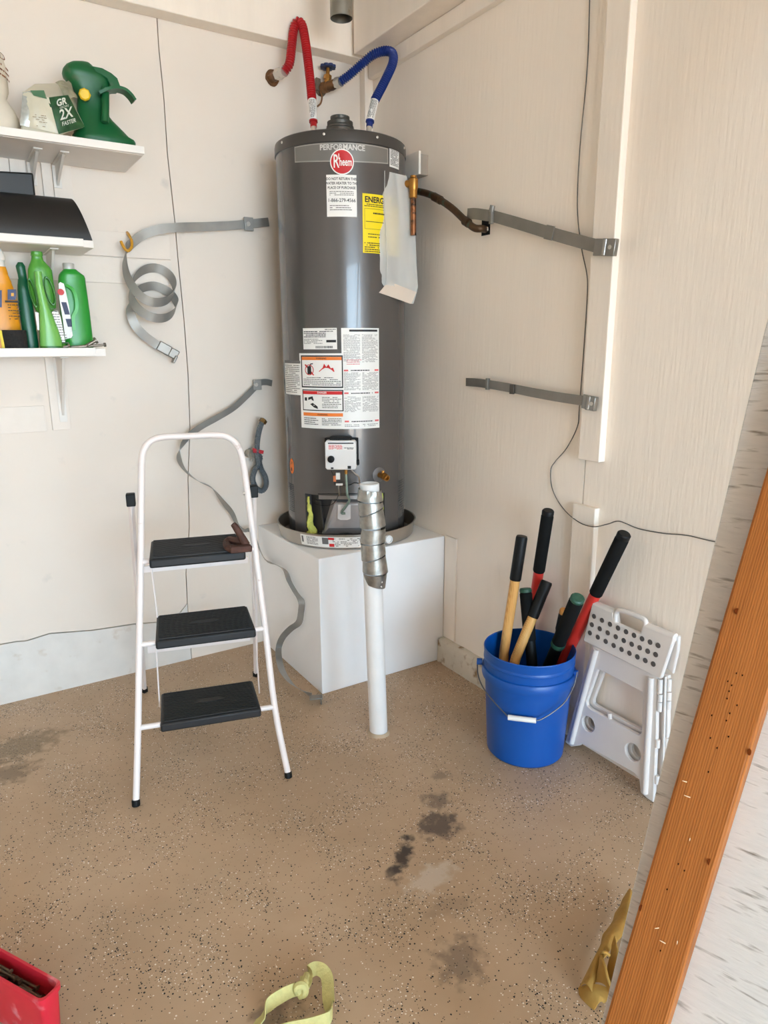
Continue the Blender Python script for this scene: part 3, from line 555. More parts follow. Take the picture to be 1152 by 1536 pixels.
vb = DP(512, 28, 2.46); vr = .0395
M_galv = mat('galvanised', (150, 146, 136), .42, metal=.75, var=.18, vscale=14., col2=(124, 100, 70), c2lo=.62, c2hi=.74, c2scale=16.)
vp = thing('vent_pipe', vb, 'weathered metal vent pipe hanging from the ceiling above the heater', 'pipe')
MB().lathe([(vr, 0), (vr, ZC-vb.z), (vr-.0015, ZC-vb.z), (vr-.0015, 0)], vb, (0, 0, 1), 40, False).build('flue_pipe', M_galv, vp)
MB().lathe([(vr+.001, 0), (.075, 0), (.075, .004), (vr+.001, .004)], V((vb.x, vb.y, ZC-.005)), (0, 0, 1), 40, False).build('ceiling_collar', mat('collar_rust', (92, 68, 48), .7, var=.2), vp)

# ================================================================== bag, old pipe and junction box beside the heater
bx0 = rp+rn*.022
bn_ = (rn*.75-FWD*.55); bn_.z = 0; bn_.normalize()
def BG(px, py, o=0.): return PLN(px, py, bx0+bn_*o, bn_)
out = [(574, 255), (592, 258), (609, 262), (614, 285), (620, 330), (622, 355), (624, 400), (627, 440), (622, 452)]
M_film = mat('clear_film', (226, 226, 222), .3, var=.03, vscale=8., alpha=.62, spec=.4)
def bagpt(u, v, o):
    L_ = [(573, 255), (569, 300), (565, 360), (561, 400), (560, 425), (572, 440)]; R2 = [(610, 264), (617, 300), (623, 350), (625, 400), (627, 432), (620, 456)]
    f = v*(len(L_)-1); i = min(int(f), len(L_)-2); k = f-i
    lx, ly = L_[i][0]+(L_[i+1][0]-L_[i][0])*k, L_[i][1]+(L_[i+1][1]-L_[i][1])*k; rx, ry = R2[i][0]+(R2[i+1][0]-R2[i][0])*k, R2[i][1]+(R2[i+1][1]-R2[i][1])*k
    x, y = lx+(rx-lx)*u, ly+(ry-ly)*u
    return BG(x, y, o*math.sin(PI*u)**.6*math.sin(PI*min(1, v*.8+.15))+.006*noise.noise(V((u*5, v*7, o*40))))
bag = thing('plastic_bag', BG(600, 456), 'clear plastic document bag hanging from the relief valve on the heater', 'bag')
MB().grid(lambda u, v: bagpt(u, v, .016), 14, 24).build('front_film', M_film, bag, recalc=False)
MB().grid(lambda u, v: bagpt(u, v, -.012), 14, 24).build('back_film', M_film, bag, recalc=False)
MB().tube(spline([BG(577, 256, .012), BG(577, 300, .016), BG(579, 350, .017), BG(581, 395, .018), BG(579, 425, .016)], 6), .0012, 6).build('seam', M_film, bag)
pg = [BG(*p, .010) for p in ((583, 422), (625, 438), (617, 456), (569, 439))]
MB().prism(pg, -bn_*.003).build('paper_manual', mat('paper_cream', (222, 206, 190), .7, var=.03), bag, label='folded cream paper at the bottom')
jb = RW(622, 256, .0); 
j = thing('junction_box', jb, 'small white electrical box on the wall right of the heater', 'electrical box')
jy0, jy1 = RW(612, 256, .0).y, RW(630, 256, .04).y
MB().box((-.022, (jy0+jy1)/2, jb.z), (.042, abs(jy1-jy0), .072)).build('box_body', mat('box_steel', (168, 160, 150), .4, metal=.5), j, bevel=.002)
MB().box((-.047, (jy0+jy1)/2-.006, jb.z+.004), (.010, abs(jy1-jy0)+.006, .082)).build('cover_plate', mat('cover_white', (232, 224, 214), .4), j, bevel=.002)
hole = RW(729, 341)
tag(MB().box((-.0006, hole.y, hole.z), (.0012, .045, .052)).build('wall_hole', mat('hole_black', (14, 12, 11), .9), smooth=0), 'square hole cut in the right wall where the old pipe enters', 'hole')
op = thing('old_pipe', V((0, hole.y, hole.z)), 'tarnished copper pipe angling out of the right wall behind the bag', 'pipe')
pp = [V((-.001, hole.y, hole.z-.006)), RW(722, 343, .04), RW(712, 342, .055), RW(700, 333, .055), RW(680, 314, .055), RW(662, 301, .055), RW(650, 294, .055), RW(636, 289, .055), RW(616, 285, .055)]
M_op = mat('old_copper', (84, 62, 42), .45, metal=.6, var=.25, vscale=30., col2=(74, 106, 88), c2lo=.58, c2hi=.68, c2scale=26.)
MB().tube(spline(pp, 6), .0125, 12).build('pipe_run', M_op, op)
for q in (((703, 335), (697, 331)), ((661, 300.5), (651, 295))): MB().tube([RW(*q[0], .055), RW(*q[1], .055)], .0155, 12).build('coupling', M_op, op)
MB().box(RW(727, 344, .012), (.006, .03, .012)).wob(.004, 90).build('foam_scrap', mat('foam', (206, 200, 190), .8), op)

# ================================================================== earthquake straps
M_strap = mat('strap_galvanised', (160, 158, 153), .42, metal=.5, var=.1, vscale=18.)
M_strapd = mat('strap_dull', (136, 131, 124), .42, metal=.5, var=.1, vscale=18.)
Z = V((0, 0, 1))
# right wall, upper
s1 = thing('restraint_strap', RW(815, 345), 'grey steel strap sloping across the right wall below the old pipe', 'strap', 'heater restraint straps')
def rwstrap(t, pts, w, m, o=.03):
    P = [RW(p[0], p[1], p[2]) for p in pts]; MB().ribbon(spline(P, 5), Z, w, .0018).build('band', m, t)
rwstrap(s1, [(701, 321, .045), (712, 320.5, .05), (730, 323, .045), (738, 324, .04), (770, 333, .035), (800, 342, .036), (840, 354, .036), (880, 365, .036), (895, 369, .036)], .036, M_strapd)
def bracket_rw(t, px, py, w, h, m):
    c = RW(px, py, .045); ax = (V((0, -math.cos(.12), -math.sin(.12))), V((-1, 0, 0)), V((0, -math.sin(.12), math.cos(.12))))
    b = MB().box(c-ax[0]*w*.28, (w*.5, .006, h), ax).lathe([(.009, -h/2), (.009, h/2)], c+ax[1]*.004, ax[2], 12).box(c+ax[0]*w*.30, (w*.45, .016, h), ax).build('end_bracket', m, t, bevel=.002)
    MB().lathe([(.006, 0), (.006, .003), (0, .003)], c+ax[0]*w*.32+ax[1]*.008, ax[1], 8, False).build('bolt_head', M_nut, b)
bracket_rw(s1, 908, 371, .075, .046, mat('bracket_steel', (150, 146, 140), .3, metal=.85))
MB().box(RW(737, 324, .046), (.012, .012, .05)).tube([RW(739, 308, .045), RW(737, 318, .045)], .009, 8).build('clip', M_strapd, s1, bevel=.001)
MB().box(RW(824, 349, .039), (.004, .036, .041), (V((1, 0, 0)), V((0, .96, .27)), V((0, -.27, .96)))).build('sleeve', M_strapd, s1, bevel=.0008)
s2 = thing('restraint_strap', RW(800, 588), 'short grey steel strap on the right wall, lower of the two there', 'strap', 'heater restraint straps')
rwstrap(s2, [(699, 573, .012), (715, 574, .02), (730, 576, .03), (760, 581, .036), (800, 589, .038), (840, 596, .037), (875, 601, .036), (882, 602, .036)], .030, M_strapd)
bracket_rw(s2, 884, 604, .050, .042, MATS['bracket_steel'])
MB().box(RW(731.5, 576, .034), (.012, .012, .040)).build('clip', M_strapd, s2, bevel=.001)
MB().box(RW(768, 584, .042), (.006, .02, .032)).build('sleeve', mat('strap_dark', (86, 82, 78), .45, metal=.6), s2, bevel=.001)
# left wall, upper: from the end plate round the yellow hook, then a loose coil
s3 = thing('restraint_strap', LW(300, 345), 'galvanised strap hooked on the left wall and hanging in loose coils', 'strap', 'heater restraint straps')
P = [LW(403, 333, .012), LW(392, 334, .018), LW(378, 335.5, .018), LW(350, 338, .022), (LW(310, 340, .03)), LW(270, 341, .045), LW(240, 344, .05), LW(215, 352, .05), LW(199, 364, .05), LW(190, 374, .05)]
coil = [(187, 392, .06), (190, 412, .075), (199, 430, .09), (213, 446, .105), (230, 453.5, .11), (247, 452, .10), (258, 444, .08), (262, 432, .055), (258, 418, .035), (247, 407, .022), (232, 402, .018), (216, 405, .022), (203, 416, .035), (196, 432, .055), (198, 450, .08), (210, 466, .10), (228, 476, .11), (246, 477, .105), (259, 470, .085), (265, 456, .055), (258, 443, .035), (246, 434, .022), (230, 429, .018), (214, 432, .022), (201, 441, .035), (195, 455, .05), (196, 470, .06), (203, 488, .06), (216, 503, .055), (232, 515, .05), (244, 522, .05), (252, 526, .05)]
Q = [LW(*c) for c in coil]
pts = spline(P+Q, 5); axisd = (V((.30, -.35, 1))).normalized(); wds = []
for i, p in enumerate(pts):
    f = i/5; k = min(1, max(0, (f-5)/5)); e = min(1, max(0, (f-34)/4)); wds.append(Z.lerp(axisd, k).lerp(V((.75, -.2, .75)), e).normalized())
MB().ribbon(pts, wds, .033, .0016).build('band', M_strap, s3)
MB().box(LW(373, 336, .024), (.038, .008, .050)).build('end_bracket', M_strap, s3, bevel=.0015); MB().lathe([(.009, 0), (.009, .005), (0, .005)], LW(372, 336, .028), (0, -1, 0), 8, False).build('bolt_head', M_nut, s3)
eb = LW(254, 527, .052); ax = (V((.86, 0, -.5)), V((0, -1, 0)), V((.5, 0, .86)))
MB().box(eb-ax[0]*.022, (.05, .012, .038), ax).box(eb+ax[0]*.018, (.034, .016, .036), ax).box(eb+ax[0]*.030-ax[2]*.018, (.010, .030, .030), ax).build('end_bracket', MATS['bracket_steel'], s3, bevel=.003)
hk = LW(189, 358)
tag(MB().tube(spline([LW(191, 349, 0), LW(193, 352, .03), LW(197, 360, .055), LW(197.5, 370, .07), LW(193, 376, .075), LW(188, 374, .075), LW(183.5, 367, .07), LW(181.5, 362, .065)], 6), .0052, 10).build('wall_hook', mat('hook_yellow', (208, 150, 40), .4, var=.12, vscale=60.)), 'yellow coated screw hook on the left wall holding the strap', 'hook')
# left wall, lower: twists down, over the platform side to the floor
s4 = thing('restraint_strap', LW(340, 610), 'long steel strap twisting from left wall down beside the platform to floor', 'strap', 'heater restraint straps')
def PX(px, py, o): d = ray(px, py); return CAM+d*((-.590-o-CAM.x)/d.x)
P = [LW(408, 575, .008), LW(398, 573, .014), LW(388, 576, .02), LW(370, 594, .03), LW(350, 612, .04), LW(325, 627, .05), LW(300, 641, .055), LW(282, 655, .06), LW(270, 674, .06), LW(269, 690, .06), LW(278, 706, .06), LW(296, 721, .06), (LW(318, 732, .06)), LW(334, 752, .06), LW(348, 770, .05), LW(356, 787, .045), LW(366, 796, .05), LW(378, 798, .07)]
P2 = [PX(396, 837, .02), PX(412, 846, .02), PX(427, 855, .012), PX(434, 872, .012), PX(443, 888, .012), PX(452, 902, .012), PX(451.5, 918, .014), PX(448, 934, .02), PX(436, 943, .03), PX(424, 956, .035), PX(418, 972, .035), FL(419, 991, .075), FL(425, 1009, .05), FL(438, 1026, .03), FL(455, 1037, .02), FL(468, 1044, .018)]
pts = spline(P+P2, 5); wk = [(0, Z), (3, V((-.6, -.2, .8))), (7, V((-.55, -.25, .8))), (9, V((.5, -.85, .2))), (10, V((.1, -.97, .2))), (12, V((.1, -.95, -.3))), (13.5, V((.6, -.75, .35))), (15, V((.2, -.95, .2))), (17, V((0, -.5, .8))), (19, V((-.75, -.3, .5))), (22, V((-.8, .25, .45))), (24, V((-.55, .8, 0))), (26, V((-.6, .3, .6))), (28, V((-.65, .72, 0))), (31, V((-.7, .5, .5))), (32, V((-.7, .2, .65))), (34, V((.5, .6, .5))), (40, V((.5, .7, .3)))]
wds = []
for i in range(len(pts)):
    f = i/5
    for (a, A), (b, B) in zip(wk, wk[1:]):
        if a <= f <= b: wds.append(A.lerp(B, (f-a)/(b-a)).normalized()); break
    else: wds.append(wk[-1][1])
MB().ribbon(pts, wds, .026, .0016).build('band', M_strap, s4)
MB().box(LW(386, 577, .024), (.034, .010, .042)).build('end_bracket', M_strap, s4, bevel=.0015); MB().lathe([(.008, 0), (.008, .005), (0, .005)], LW(384, 577, .029), (0, -1, 0), 8, False).build('bolt_head', M_nut, s4)
fb = FL(472, 1048, .02); ax = (V((.9, -.4, 0)), V((.4, .9, 0)), Z)
MB().box(fb+V((.006, 0, .004)), (.05, .032, .006), ax).box(fb+ax[0]*.024-Z*.006, (.006, .032, .026), ax).build('end_bracket', MATS['bracket_steel'], s4, bevel=.0015)

# ================================================================== grey gas connector on the left wall
gs = thing('gas_connector', LW(374, 680), 'grey corrugated gas connector looped on the left wall above the ladder', 'gas hose')
corrugated([LW(393, 633, .075), LW(389, 645, .07), LW(386, 662, .065), LW(385.5, 680, .065), LW(388, 695, .06), LW(382, 706, .055), (LW(379, 719, .05)), LW(384, 732, .05), LW(393, 736, .05), LW(399, 728, .05), LW(398, 716, .05), LW(392, 704, .045), LW(389, 693, .045), LW(390, 686, .045), LW(386, 680, .04)], .0115, 10, .006, .1).build('flex_hose', mat('hose_grey', (98, 104, 108), .5, var=.08), gs)
MB().tube([LW(393, 634, .075), LW(396, 629.5, .075)], .0165, 6).tube([LW(395.5, 630, .0755), LW(396.5, 628.5, .0755)], .010, 10).build('end_nut', mat('brass_dark', (120, 92, 52), .4, metal=.7, var=.2), gs)
MB().tube([LW(371, 680, 0), LW(381, 681, .05)], .0165, 8).tube([LW(374, 680, .015), LW(378, 681, .04)], .0205, 8).build('gas_valve', mat('valve_grey', (166, 158, 144), .5, metal=.5, var=.2, vscale=40.), gs)
MB().prism([LW(379, 672, .075), LW(396, 676, .075), LW(395, 681, .075), LW(380, 679, .075)], V((0, .005, 0))).build('lever', mat('lever_red', (186, 36, 46), .4), gs, bevel=.001)
MB().tube([LW(377, 692, .03), LW(380, 684, .04)], .004, 6).build('wire_tie', M_nut, gs)

# ================================================================== floor stub pipe capped with a duct elbow
b0 = FL(568, 1099); pr = .0316
M_pvc = mat('pipe_white', (236, 236, 236), .3, var=.03, vscale=14.)
pt = thing('stub_pipe', b0, 'white plastic pipe rising from the floor before the platform', 'pipe')
tipP = DP(555, 736, depth(b0)); tipP = V((-.564, -.923, .890)); 
MB().lathe([(pr, .006), (pr, (tipP-b0).length), (pr-.004, (tipP-b0).length+.002), (pr-.006, (tipP-b0).length-.03), (0, (tipP-b0).length-.03)], b0, tipP-b0, 28, True).build('pipe_tube', M_pvc, pt)
MB().lathe([(0, 0), (pr+.008, 0), (pr+.006, .004), (pr+.001, .012)], b0, Z, 28, False).wob(.002, 40).build('sealant_ring', mat('sealant', (186, 166, 140), .6, var=.1), pt)
dk = thing('duct_elbow', V((-.552, -.931, .54)), 'galvanised adjustable duct elbow slipped over the white floor pipe', 'duct')
up_ = (tipP-b0).normalized()
path = [(562, 874), (563, 850), (562, 838), (559, 820), (559, 806), (560, 794), (558, 775), (555, 755), (554, 740)]
def DKP(px, py): return PLN(px, py, b0, V((math.sin(YAW), math.cos(YAW), 0)))
M_duct = mat('duct_zinc', (168, 166, 160), .34, metal=.85, var=.3, vscale=45., col2=(96, 62, 38), c2lo=.70, c2hi=.76, c2scale=10., bump=.2, bscale=40)
rings = []
def ringd(px, py, r, tilt, k=1.0):   # one seam of the elbow: centre on the pipe line, tilted in the picture's left-right sense
    c = DKP(px, py); ex = V((RT.x, RT.y, 0)).normalized(); ey = V((-ex.y, ex.x, 0)); ex2 = ex*math.cos(tilt)+Z*math.sin(tilt)
    return [c+ex2*(r*math.cos(2*PI*k_/32))+ey*(r*math.sin(2*PI*k_/32)) for k_ in range(32)]
gores = [[(563, 877, .0345, -.28), (562.5, 859, .040, -.02)], [(563, 857, .0425, -.02), (561, 837, .0395, .28)], [(560.5, 835, .042, .28), (559, 814, .0395, .03)], [(559, 812, .042, .03), (560.5, 792, .039, .02)], [(559, 789, .043, .08), (557, 768, .0405, .36)], [(557, 766, .043, .36), (555.5, 752, .040, -.04)], [(555, 750, .042, -.04), (554.5, 734, .0365, -.12)]]
for i, g in enumerate(gores):
    (x0, y0, r0, a0), (x1, y1, r1, a1) = g; mb = MB(); R0, R1 = ringd(*g[0]), ringd(*g[1])
    if i == 6: R1 = [p+(p-DKP(x1, y1))*(.10*(k % 2)-.05) for k, p in enumerate(R1)]; Rm = [a.lerp(b, .35) for a, b in zip(R0, R1)]; RR = [R0, Rm, R1]
    else: RR = [[p+(p-DKP(x0, y0))*-.06 for p in R0], R0, R1]
    vs = [p for r in RR for p in r]; mb.add(vs, [(j_*32+k, j_*32+(k+1) % 32, j_*32+32+(k+1) % 32, j_*32+32+k) for j_ in range(len(RR)-1) for k in range(32)]); mb.build('gore', M_duct, dk, smooth=30 if i == 6 else 50)
for q in ((573, 868), (572, 875)):
    c = DKP(*q)-V((math.sin(YAW), math.cos(YAW), 0))*.034; MB().lathe([(.003, 0), (.003, .002), (0, .0025)], c, V((-math.sin(YAW), -math.cos(YAW), 0)), 8, False).build('rivet', M_nut, dk)

# ================================================================== step ladder
A0, B0 = FL(204, 1208), FL(433, 1165); LM_ = (A0+B0)/2; le = (B0-A0).normalized(); lm = V((-le.y, le.x, 0)); lu = (lm*.25+Z).normalized(); lnf = le.cross(lu)
def LP(px, py): return PLN(px, py, LM_, lnf)
lad = thing('step_ladder', LM_, 'white metal folding step ladder with three black treads', 'ladder')
M_lw = mat('ladder_white', (236, 226, 222), .35, var=.03, vscale=10., col2=(196, 168, 156), c2lo=.70, c2hi=.76, c2scale=30.)
M_tr = mat('tread_black', (30, 30, 32), .55, var=.12, vscale=8.)
hp = [(204, 1205), (207, 1092), (209, 960), (211, 840), (212, 720), (212.5, 692), (216, 674), (227, 661), (246, 655.5), (285, 654), (322, 652.5), (340, 655), (353, 664), (361, 679), (366, 702), (372, 745), (395, 920), (412, 1060), (432.5, 1163)]
MB().tube(spline([LP(*q) for q in hp], 5), .0100, 12).build('front_frame', M_lw, lad)
for q, k in (((204, 1205), -1), ((432.5, 1163), 1)): MB().tube([LP(*q)-lu*.008, LP(*q)+lu*.012], .0125, 8).build('foot', M_blk, lad, bevel=.002)
bars = [((214, 843), (384, 823)), ((211, 967), (399, 942)), ((207, 1092), (412, 1060))]
zst = [.703, .464, .222]
cor = [((222, 838), (370.5, 827), (226, 810), (356, 800)), ((231, 960), (382, 945), (235, 923), (374, 907)), ((238, 1085), (390, 1064), (242, 1039), (382, 1019))]
for (pa, pb), z, c4 in zip(bars, zst, cor):
    a, b = LP(*pa), LP(*pb); MB().tube([a, b], .0085, 10).build('crossbar', M_lw, lad)
    f = ((a+b)/2-LM_); fb_ = f.dot(lm)
    z = (a.z+b.z)/2+.014; fl, fr, bl, br = [FL(*q, z) for q in c4]
    al = ((fl-LM_).dot(le)+(bl-LM_).dot(le))/2; ar = ((fr-LM_).dot(le)+(br-LM_).dot(le))/2; bf = ((fl-LM_).dot(lm)+(fr-LM_).dot(lm))/2; bb = ((bl-LM_).dot(lm)+(br-LM_).dot(lm))/2; bf = min(bf, fb_-.017)
    def TP(a_, b_, z_): return V((LM_.x, LM_.y, 0))+le*a_+lm*b_+Z*z_
    tr_ = MB().prism([TP(al, bf, z-.002), TP(ar, bf, z-.002), TP(ar-.003, bb, z-.002), TP(al+.003, bb, z-.002)], V((0, 0, -.028))).build('tread', M_tr, lad, bevel=.006, smooth=35)
    mb = MB(); nr = 18
    for k in range(nr):
        bb_ = bf+.012+(bb-bf-.024)*k/(nr-1); mb.box(TP((al+ar)/2, bb_, z-.001), (ar-al-.022, .0052, .005), (le, lm, Z))
    mb.build('tread_ribs', M_tr, tr_, kind='stuff', smooth=0)
    MB().prism([TP((al+ar)/2+.030*math.cos(t)*1.6, (bf+bb)/2+.011*math.sin(t), z) for t in [2*PI*i/20 for i in range(20)]], V((0, 0, .003))).build('badge', M_tr, tr_, smooth=0)
capL, capR = LP(196, 752), LP(381, 739)
rf = FL(217, 1038); ra, rbk = (rf-LM_).dot(le), (rf-LM_).dot(lm)
footL = rf; footR = V((LM_.x, LM_.y, 0))-le*ra+lm*rbk
for c, f in ((capL, footL), (capR, footR)):
    c2 = c+lm*.015
    MB().tube([c2, f+Z*.012], .0098, 4, sq=le+lm).build('rear_leg', M_lw, lad, bevel=.002)
    MB().box(c2+Z*.002, (.026, .03, .038), (le, lm, Z)).build('hinge_cap', M_blk, lad, bevel=.003)
    MB().tube([f, f+Z*.022], .0125, 4, sq=le+lm).build('foot', M_blk, lad)
    MB().tube([c+le*.026*(1 if c is capL else -1), c+le*.034*(1 if c is capL else -1)], .006, 8).build('rivet', M_nut, lad)
for k in (.27, ):
    MB().box(footL.lerp(capL, k).lerp(footR.lerp(capR, k), .5), ((footR-footL).length*.86, .010, .030), (le, lm, Z)).build('rear_crossbar', M_lw, lad, smooth=0, bevel=.001)
MB().box(footL.lerp(capL, .70).lerp(footR.lerp(capR, .70), .5)+Z*.0, ((footR-footL).length*.78, .010, .022), (le, lm, Z)).build('rear_crossbar', M_lw, lad, smooth=0, bevel=.001)
def LB(px, py, b_): return PLN(px, py, LM_+lm*b_, lm)
for q0, q1 in (((226.5, 846), (236, 926)), ((234, 968), (239.5, 1060)), ((375, 830), (381, 912)), ((383, 948), (389, 1040))):
    MB().tube([LB(*q0, .19), LB(*q1, .19)], .0024, 6).build('link_rod', M_lw, lad)
# rusty clamp lying on the top tread
M_rc = mat('rusty_iron', (86, 56, 46), .7, metal=.3, var=.25, vscale=40., bump=.4, bscale=80.)
zt = (LP(214, 843).z+LP(384, 823).z)/2+.016; cl = thing('pipe_wrench', FL(352, 822, zt), 'small rusty brown iron clamp lying on the top tread of the ladder', 'clamp')
def TB(px, py, z): return FL(px, py, z)
k0 = TB(364, 818, zt+.018)
MB().tube([PLN(349.5, 786, k0, lm), PLN(353, 790, k0, lm), PLN(366, 811, k0, lm), PLN(369, 817, k0, lm)], [.0085, .0105, .0120, .013], 10).build('handle', M_rc, cl)
MB().tube(spline([TB(370, 814, zt+.018), TB(356, 812, zt+.024), TB(345, 810, zt+.022), TB(340, 815, zt+.016), TB(343, 822, zt+.013), TB(352, 823, zt+.013)], 5), [.012]*26, 8).build('jaw', M_rc, cl)
MB().box(TB(361, 823, zt+.014), (.062, .022, .020), (le, lm, Z)).tube([TB(345, 823, zt+.014), TB(378, 823, zt+.012)], .0105, 8).build('jaw_bar', M_rc, cl, bevel=.003)

# ================================================================== blue bucket and the long-handled tools in it
bkx, bky = -.178, -1.283
M_bl = mat('bucket_blue', (4, 78, 160), .36, var=.04, vscale=6.)
bk = thing('bucket', V((bkx, bky, 0)), 'blue plastic bucket full of tool handles beside the step stool', 'bucket')
MB().lathe([(0, .001), (.120, .001), (.126, .008), (.1405, .268), (.1500, .270), (.1515, .276), (.1515, .297), (.1490, .301), (.1440, .302), (.1448, .326), (.1465, .328), (.1465, .336), (.1452, .338), (.1462, .360), (.1475, .366), (.1460, .369), (.1435, .366), (.1390, .29), (.1240, .012), (0, .010)], (bkx, bky, 0), n=72, caps=False).build('shell', M_bl, bk, smooth=35)
def BK(px, py, r):
    d = ray(px, py); ox, oy = CAM.x-bkx, CAM.y-bky; A = d.x**2+d.y**2; B = 2*(ox*d.x+oy*d.y); Cc = ox*ox+oy*oy-r*r; D = max(0, B*B-4*A*Cc)
    return CAM+d*((-B-math.sqrt(D))/(2*A))
wl_ = [(716, 992), (717, 1012), (725, 1032), (742, 1054), (762, 1075)]; wr_ = [(803, 1081), (812, 1079), (830, 1068), (848, 1052), (860, 1030), (866, 1008)]
M_wire = mat('bail_wire', (112, 112, 116), .4, metal=.8)
MB().tube(spline([BK(*q, .158) for q in wl_], 5), .0022, 8).tube(spline([BK(*q, .158) for q in wr_], 5), .0022, 8).build('bail', M_wire, bk)
MB().tube([BK(762, 1076, .157), BK(804, 1081, .157)], .0085, 12).build('grip', mat('grip_white', (232, 230, 226), .4), bk)
for q in ((718, 992), (864, 1010)): MB().lathe([(.011, -.012), (.011, .006), (0, .006)], BK(*q, .151), (BK(*q, .151)-V((bkx, bky, BK(*q, .151).z))), 12, False).build('bail_ear', M_bl, bk)
M_foam = mat('grip_foam', (18, 18, 18), .8, var=.15, spec=.2); M_wood = wood_material('handle_ash', (204, 146, 80), (226, 176, 108), (1, 1, .08), 110., False, .4); M_hr = mat('handle_red', (206, 52, 44), .35, var=.05); M_gr = mat('cap_green', (44, 84, 66), .5, var=.25, vscale=90.); M_hb = mat('handle_black', (21, 21, 21), .5, spec=.25)
def tool(label, top, gend, entry, r, mshaft, mgrip=M_foam, mcap=None, cap=0., ze=.31, shaft_r=None, collar=None):
    r *= 1.13; E_ = FL(*entry, ze); d = (E_-top).normalized(); L_ = (E_.z-.03)/max(.2, -d.z); bot = E_+d*min(L_, .25)
    # keep the hidden end inside the bucket
    v = V((bot.x-bkx, bot.y-bky, 0))
    if v.length > .095: bot = V((bkx, bky, bot.z))+v.normalized()*.095
    if bot.z < .03: bot.z = .03
    t = thing('hand_tool', V((bot.x, bot.y, bot.z)), label, 'tool', 'tool handles in the blue bucket')
    # where the grip ends along the shaft
    n_ = FWD.copy(); g = PLN(*gend, top, (V((0, 0, 1)).cross(d)).cross(d).normalized()) if False else None
    ax = E_-top; best = min(range(101), key=lambda i: (lambda P: (P-V(gend).to_3d()).length)(V((576+FPX*(top+ax*(i/100)-CAM).dot(RT)/depth(top+ax*(i/100)), 768-FPX*(top+ax*(i/100)-CAM).dot(UP)/depth(top+ax*(i/100)), 0))))
    ge = top+ax*(best/100); sr = shaft_r or r*.86
    MB().tube([ge-d*.01, bot] if (bot-E_).length < .001 else [ge-d*.01, E_, bot], sr, 16).build('shaft', mshaft, t)
    MB().tube([top+d*(cap if mcap else 0), top+d*(cap+.006), ge-d*.004, ge], [r*.88, r, r, r*.93], 18).build('grip', mgrip, t)
    if mcap: MB().tube([top, top+d*.004, top+d*cap], [r*.8, r*.97, r*.97], 16).build('end_cap', mcap, t)
    if collar: MB().tube([ge-d*.012, ge+d*.006], r*1.04, 16).build('collar', collar, t)
    return t
cc = V((bkx, bky, 0))
tool('wooden tool handle with black grip, leftmost in the blue bucket', RW(783, 804, .15), (774, 871), (756, 978), .0168, M_wood, M_hb, collar=None)
tool('red tool handle with tall black grip, at the back of the blue bucket', RW(822.5, 765, .075), (806, 857), (793, 955), .0178, M_hr, M_foam, M_hb, .016)
tool('black grip with green end beside the leftmost wooden handle', RW(788, 882, .12), (795, 960), (797, 984), .0185, M_hb, M_foam, M_gr, .014)
tool('slanting wooden tool handle with black grip at the front of the bucket', FL(820.5, 872, .56), (799, 926), (774, 986), .0170, M_wood, M_hb)
tool('thin black handle with an orange end, low in the bucket', RW(846, 914, .06), (838, 945), (832, 978), .0125, M_hb, M_hb, mat('cap_orange', (196, 134, 64), .5), .016)
tool('leaning black grip with green end and green ring, in the bucket', RW(867, 896, .14), (838, 966), (829, 985), .0200, M_hb, M_foam, M_gr, .012, collar=M_gr)
tool('red tool handle with long black grip leaning far right over the stool', RW(937, 800, .06), (891, 889), (849, 983), .0185, M_hr, M_foam, M_hb, .018)

# ================================================================== folding step stool against the right wall
b1, b2 = FL(850, 1113), FL(977, 1199); 
sp0 = V((-.062, b1.y, 0)); sn = V((-1, 0, .035)).normalized(); sU = V((0, -1, 0)); sV = sn.cross(sU).normalized(); sV = sV if sV.z > 0 else -sV
def ST(cx, cy, o=0.):
    P = PLN(820+cx/4.386, 870+cy/4.386, sp0, sn); 
    return P+sn*o
stl = thing('folding_stool', V((-.05, (b1.y+b2.y)/2, 0)), 'folded white plastic step stool with grey dots leaning on the right wall', 'step stool')
M_sp = mat('stool_plastic', (222, 216, 212), .38, var=.02); M_dot = mat('dot_grey', (88, 82, 80), .6)
def floorclamp(l): return [V((p.x, p.y, max(p.z, .002))) for p in l]
def circ_hole(cx, cy, r, n=24):
    c = ST(cx, cy); return [c+sU*(r*math.cos(2*PI*k/n))+sV*(r*math.sin(2*PI*k/n)) for k in range(n)]
outer = [(303, 425), (725, 610), (722, 1000), (700, 1470), (660, 1440), (618, 1400), (608, 1310), (570, 1268), (230, 1075), (215, 1090), (160, 1097), (120, 1065), (210, 740)]
win = [(335, 588), (372, 603), (620, 735), (634, 765), (622, 1005), (605, 1022), (290, 850), (265, 828), (262, 800)]
c1_, c2_ = circ_hole(272, 948, .0255), circ_hole(566, 1135, .0280)
MB().plate([floorclamp([ST(*p) for p in outer]), [ST(*p) for p in win], c1_, c2_], -sn*.014).build('front_leg_panel', M_sp, stl, bevel=.0025, smooth=30)
rear = [(285, 425), (770, 640), (768, 1000), (735, 1475), (690, 1440), (618, 1400), (608, 1310), (570, 1268), (230, 1075), (215, 1090), (160, 1097), (108, 1055), (195, 740)]
win2 = [(350, 605), (372, 612), (605, 735), (622, 765), (612, 985), (598, 1000), (300, 838), (280, 820), (278, 800)]
c3_, c4_ = circ_hole(276, 950, .0205), circ_hole(570, 1137, .0225)
MB().plate([floorclamp([ST(*p)-sn*.020 for p in rear]), [ST(*p)-sn*.020 for p in win2], [p-sn*.02 for p in c3_], [p-sn*.02 for p in c4_]], -sn*.014).build('rear_leg_panel', M_sp, stl, bevel=.002, smooth=30)
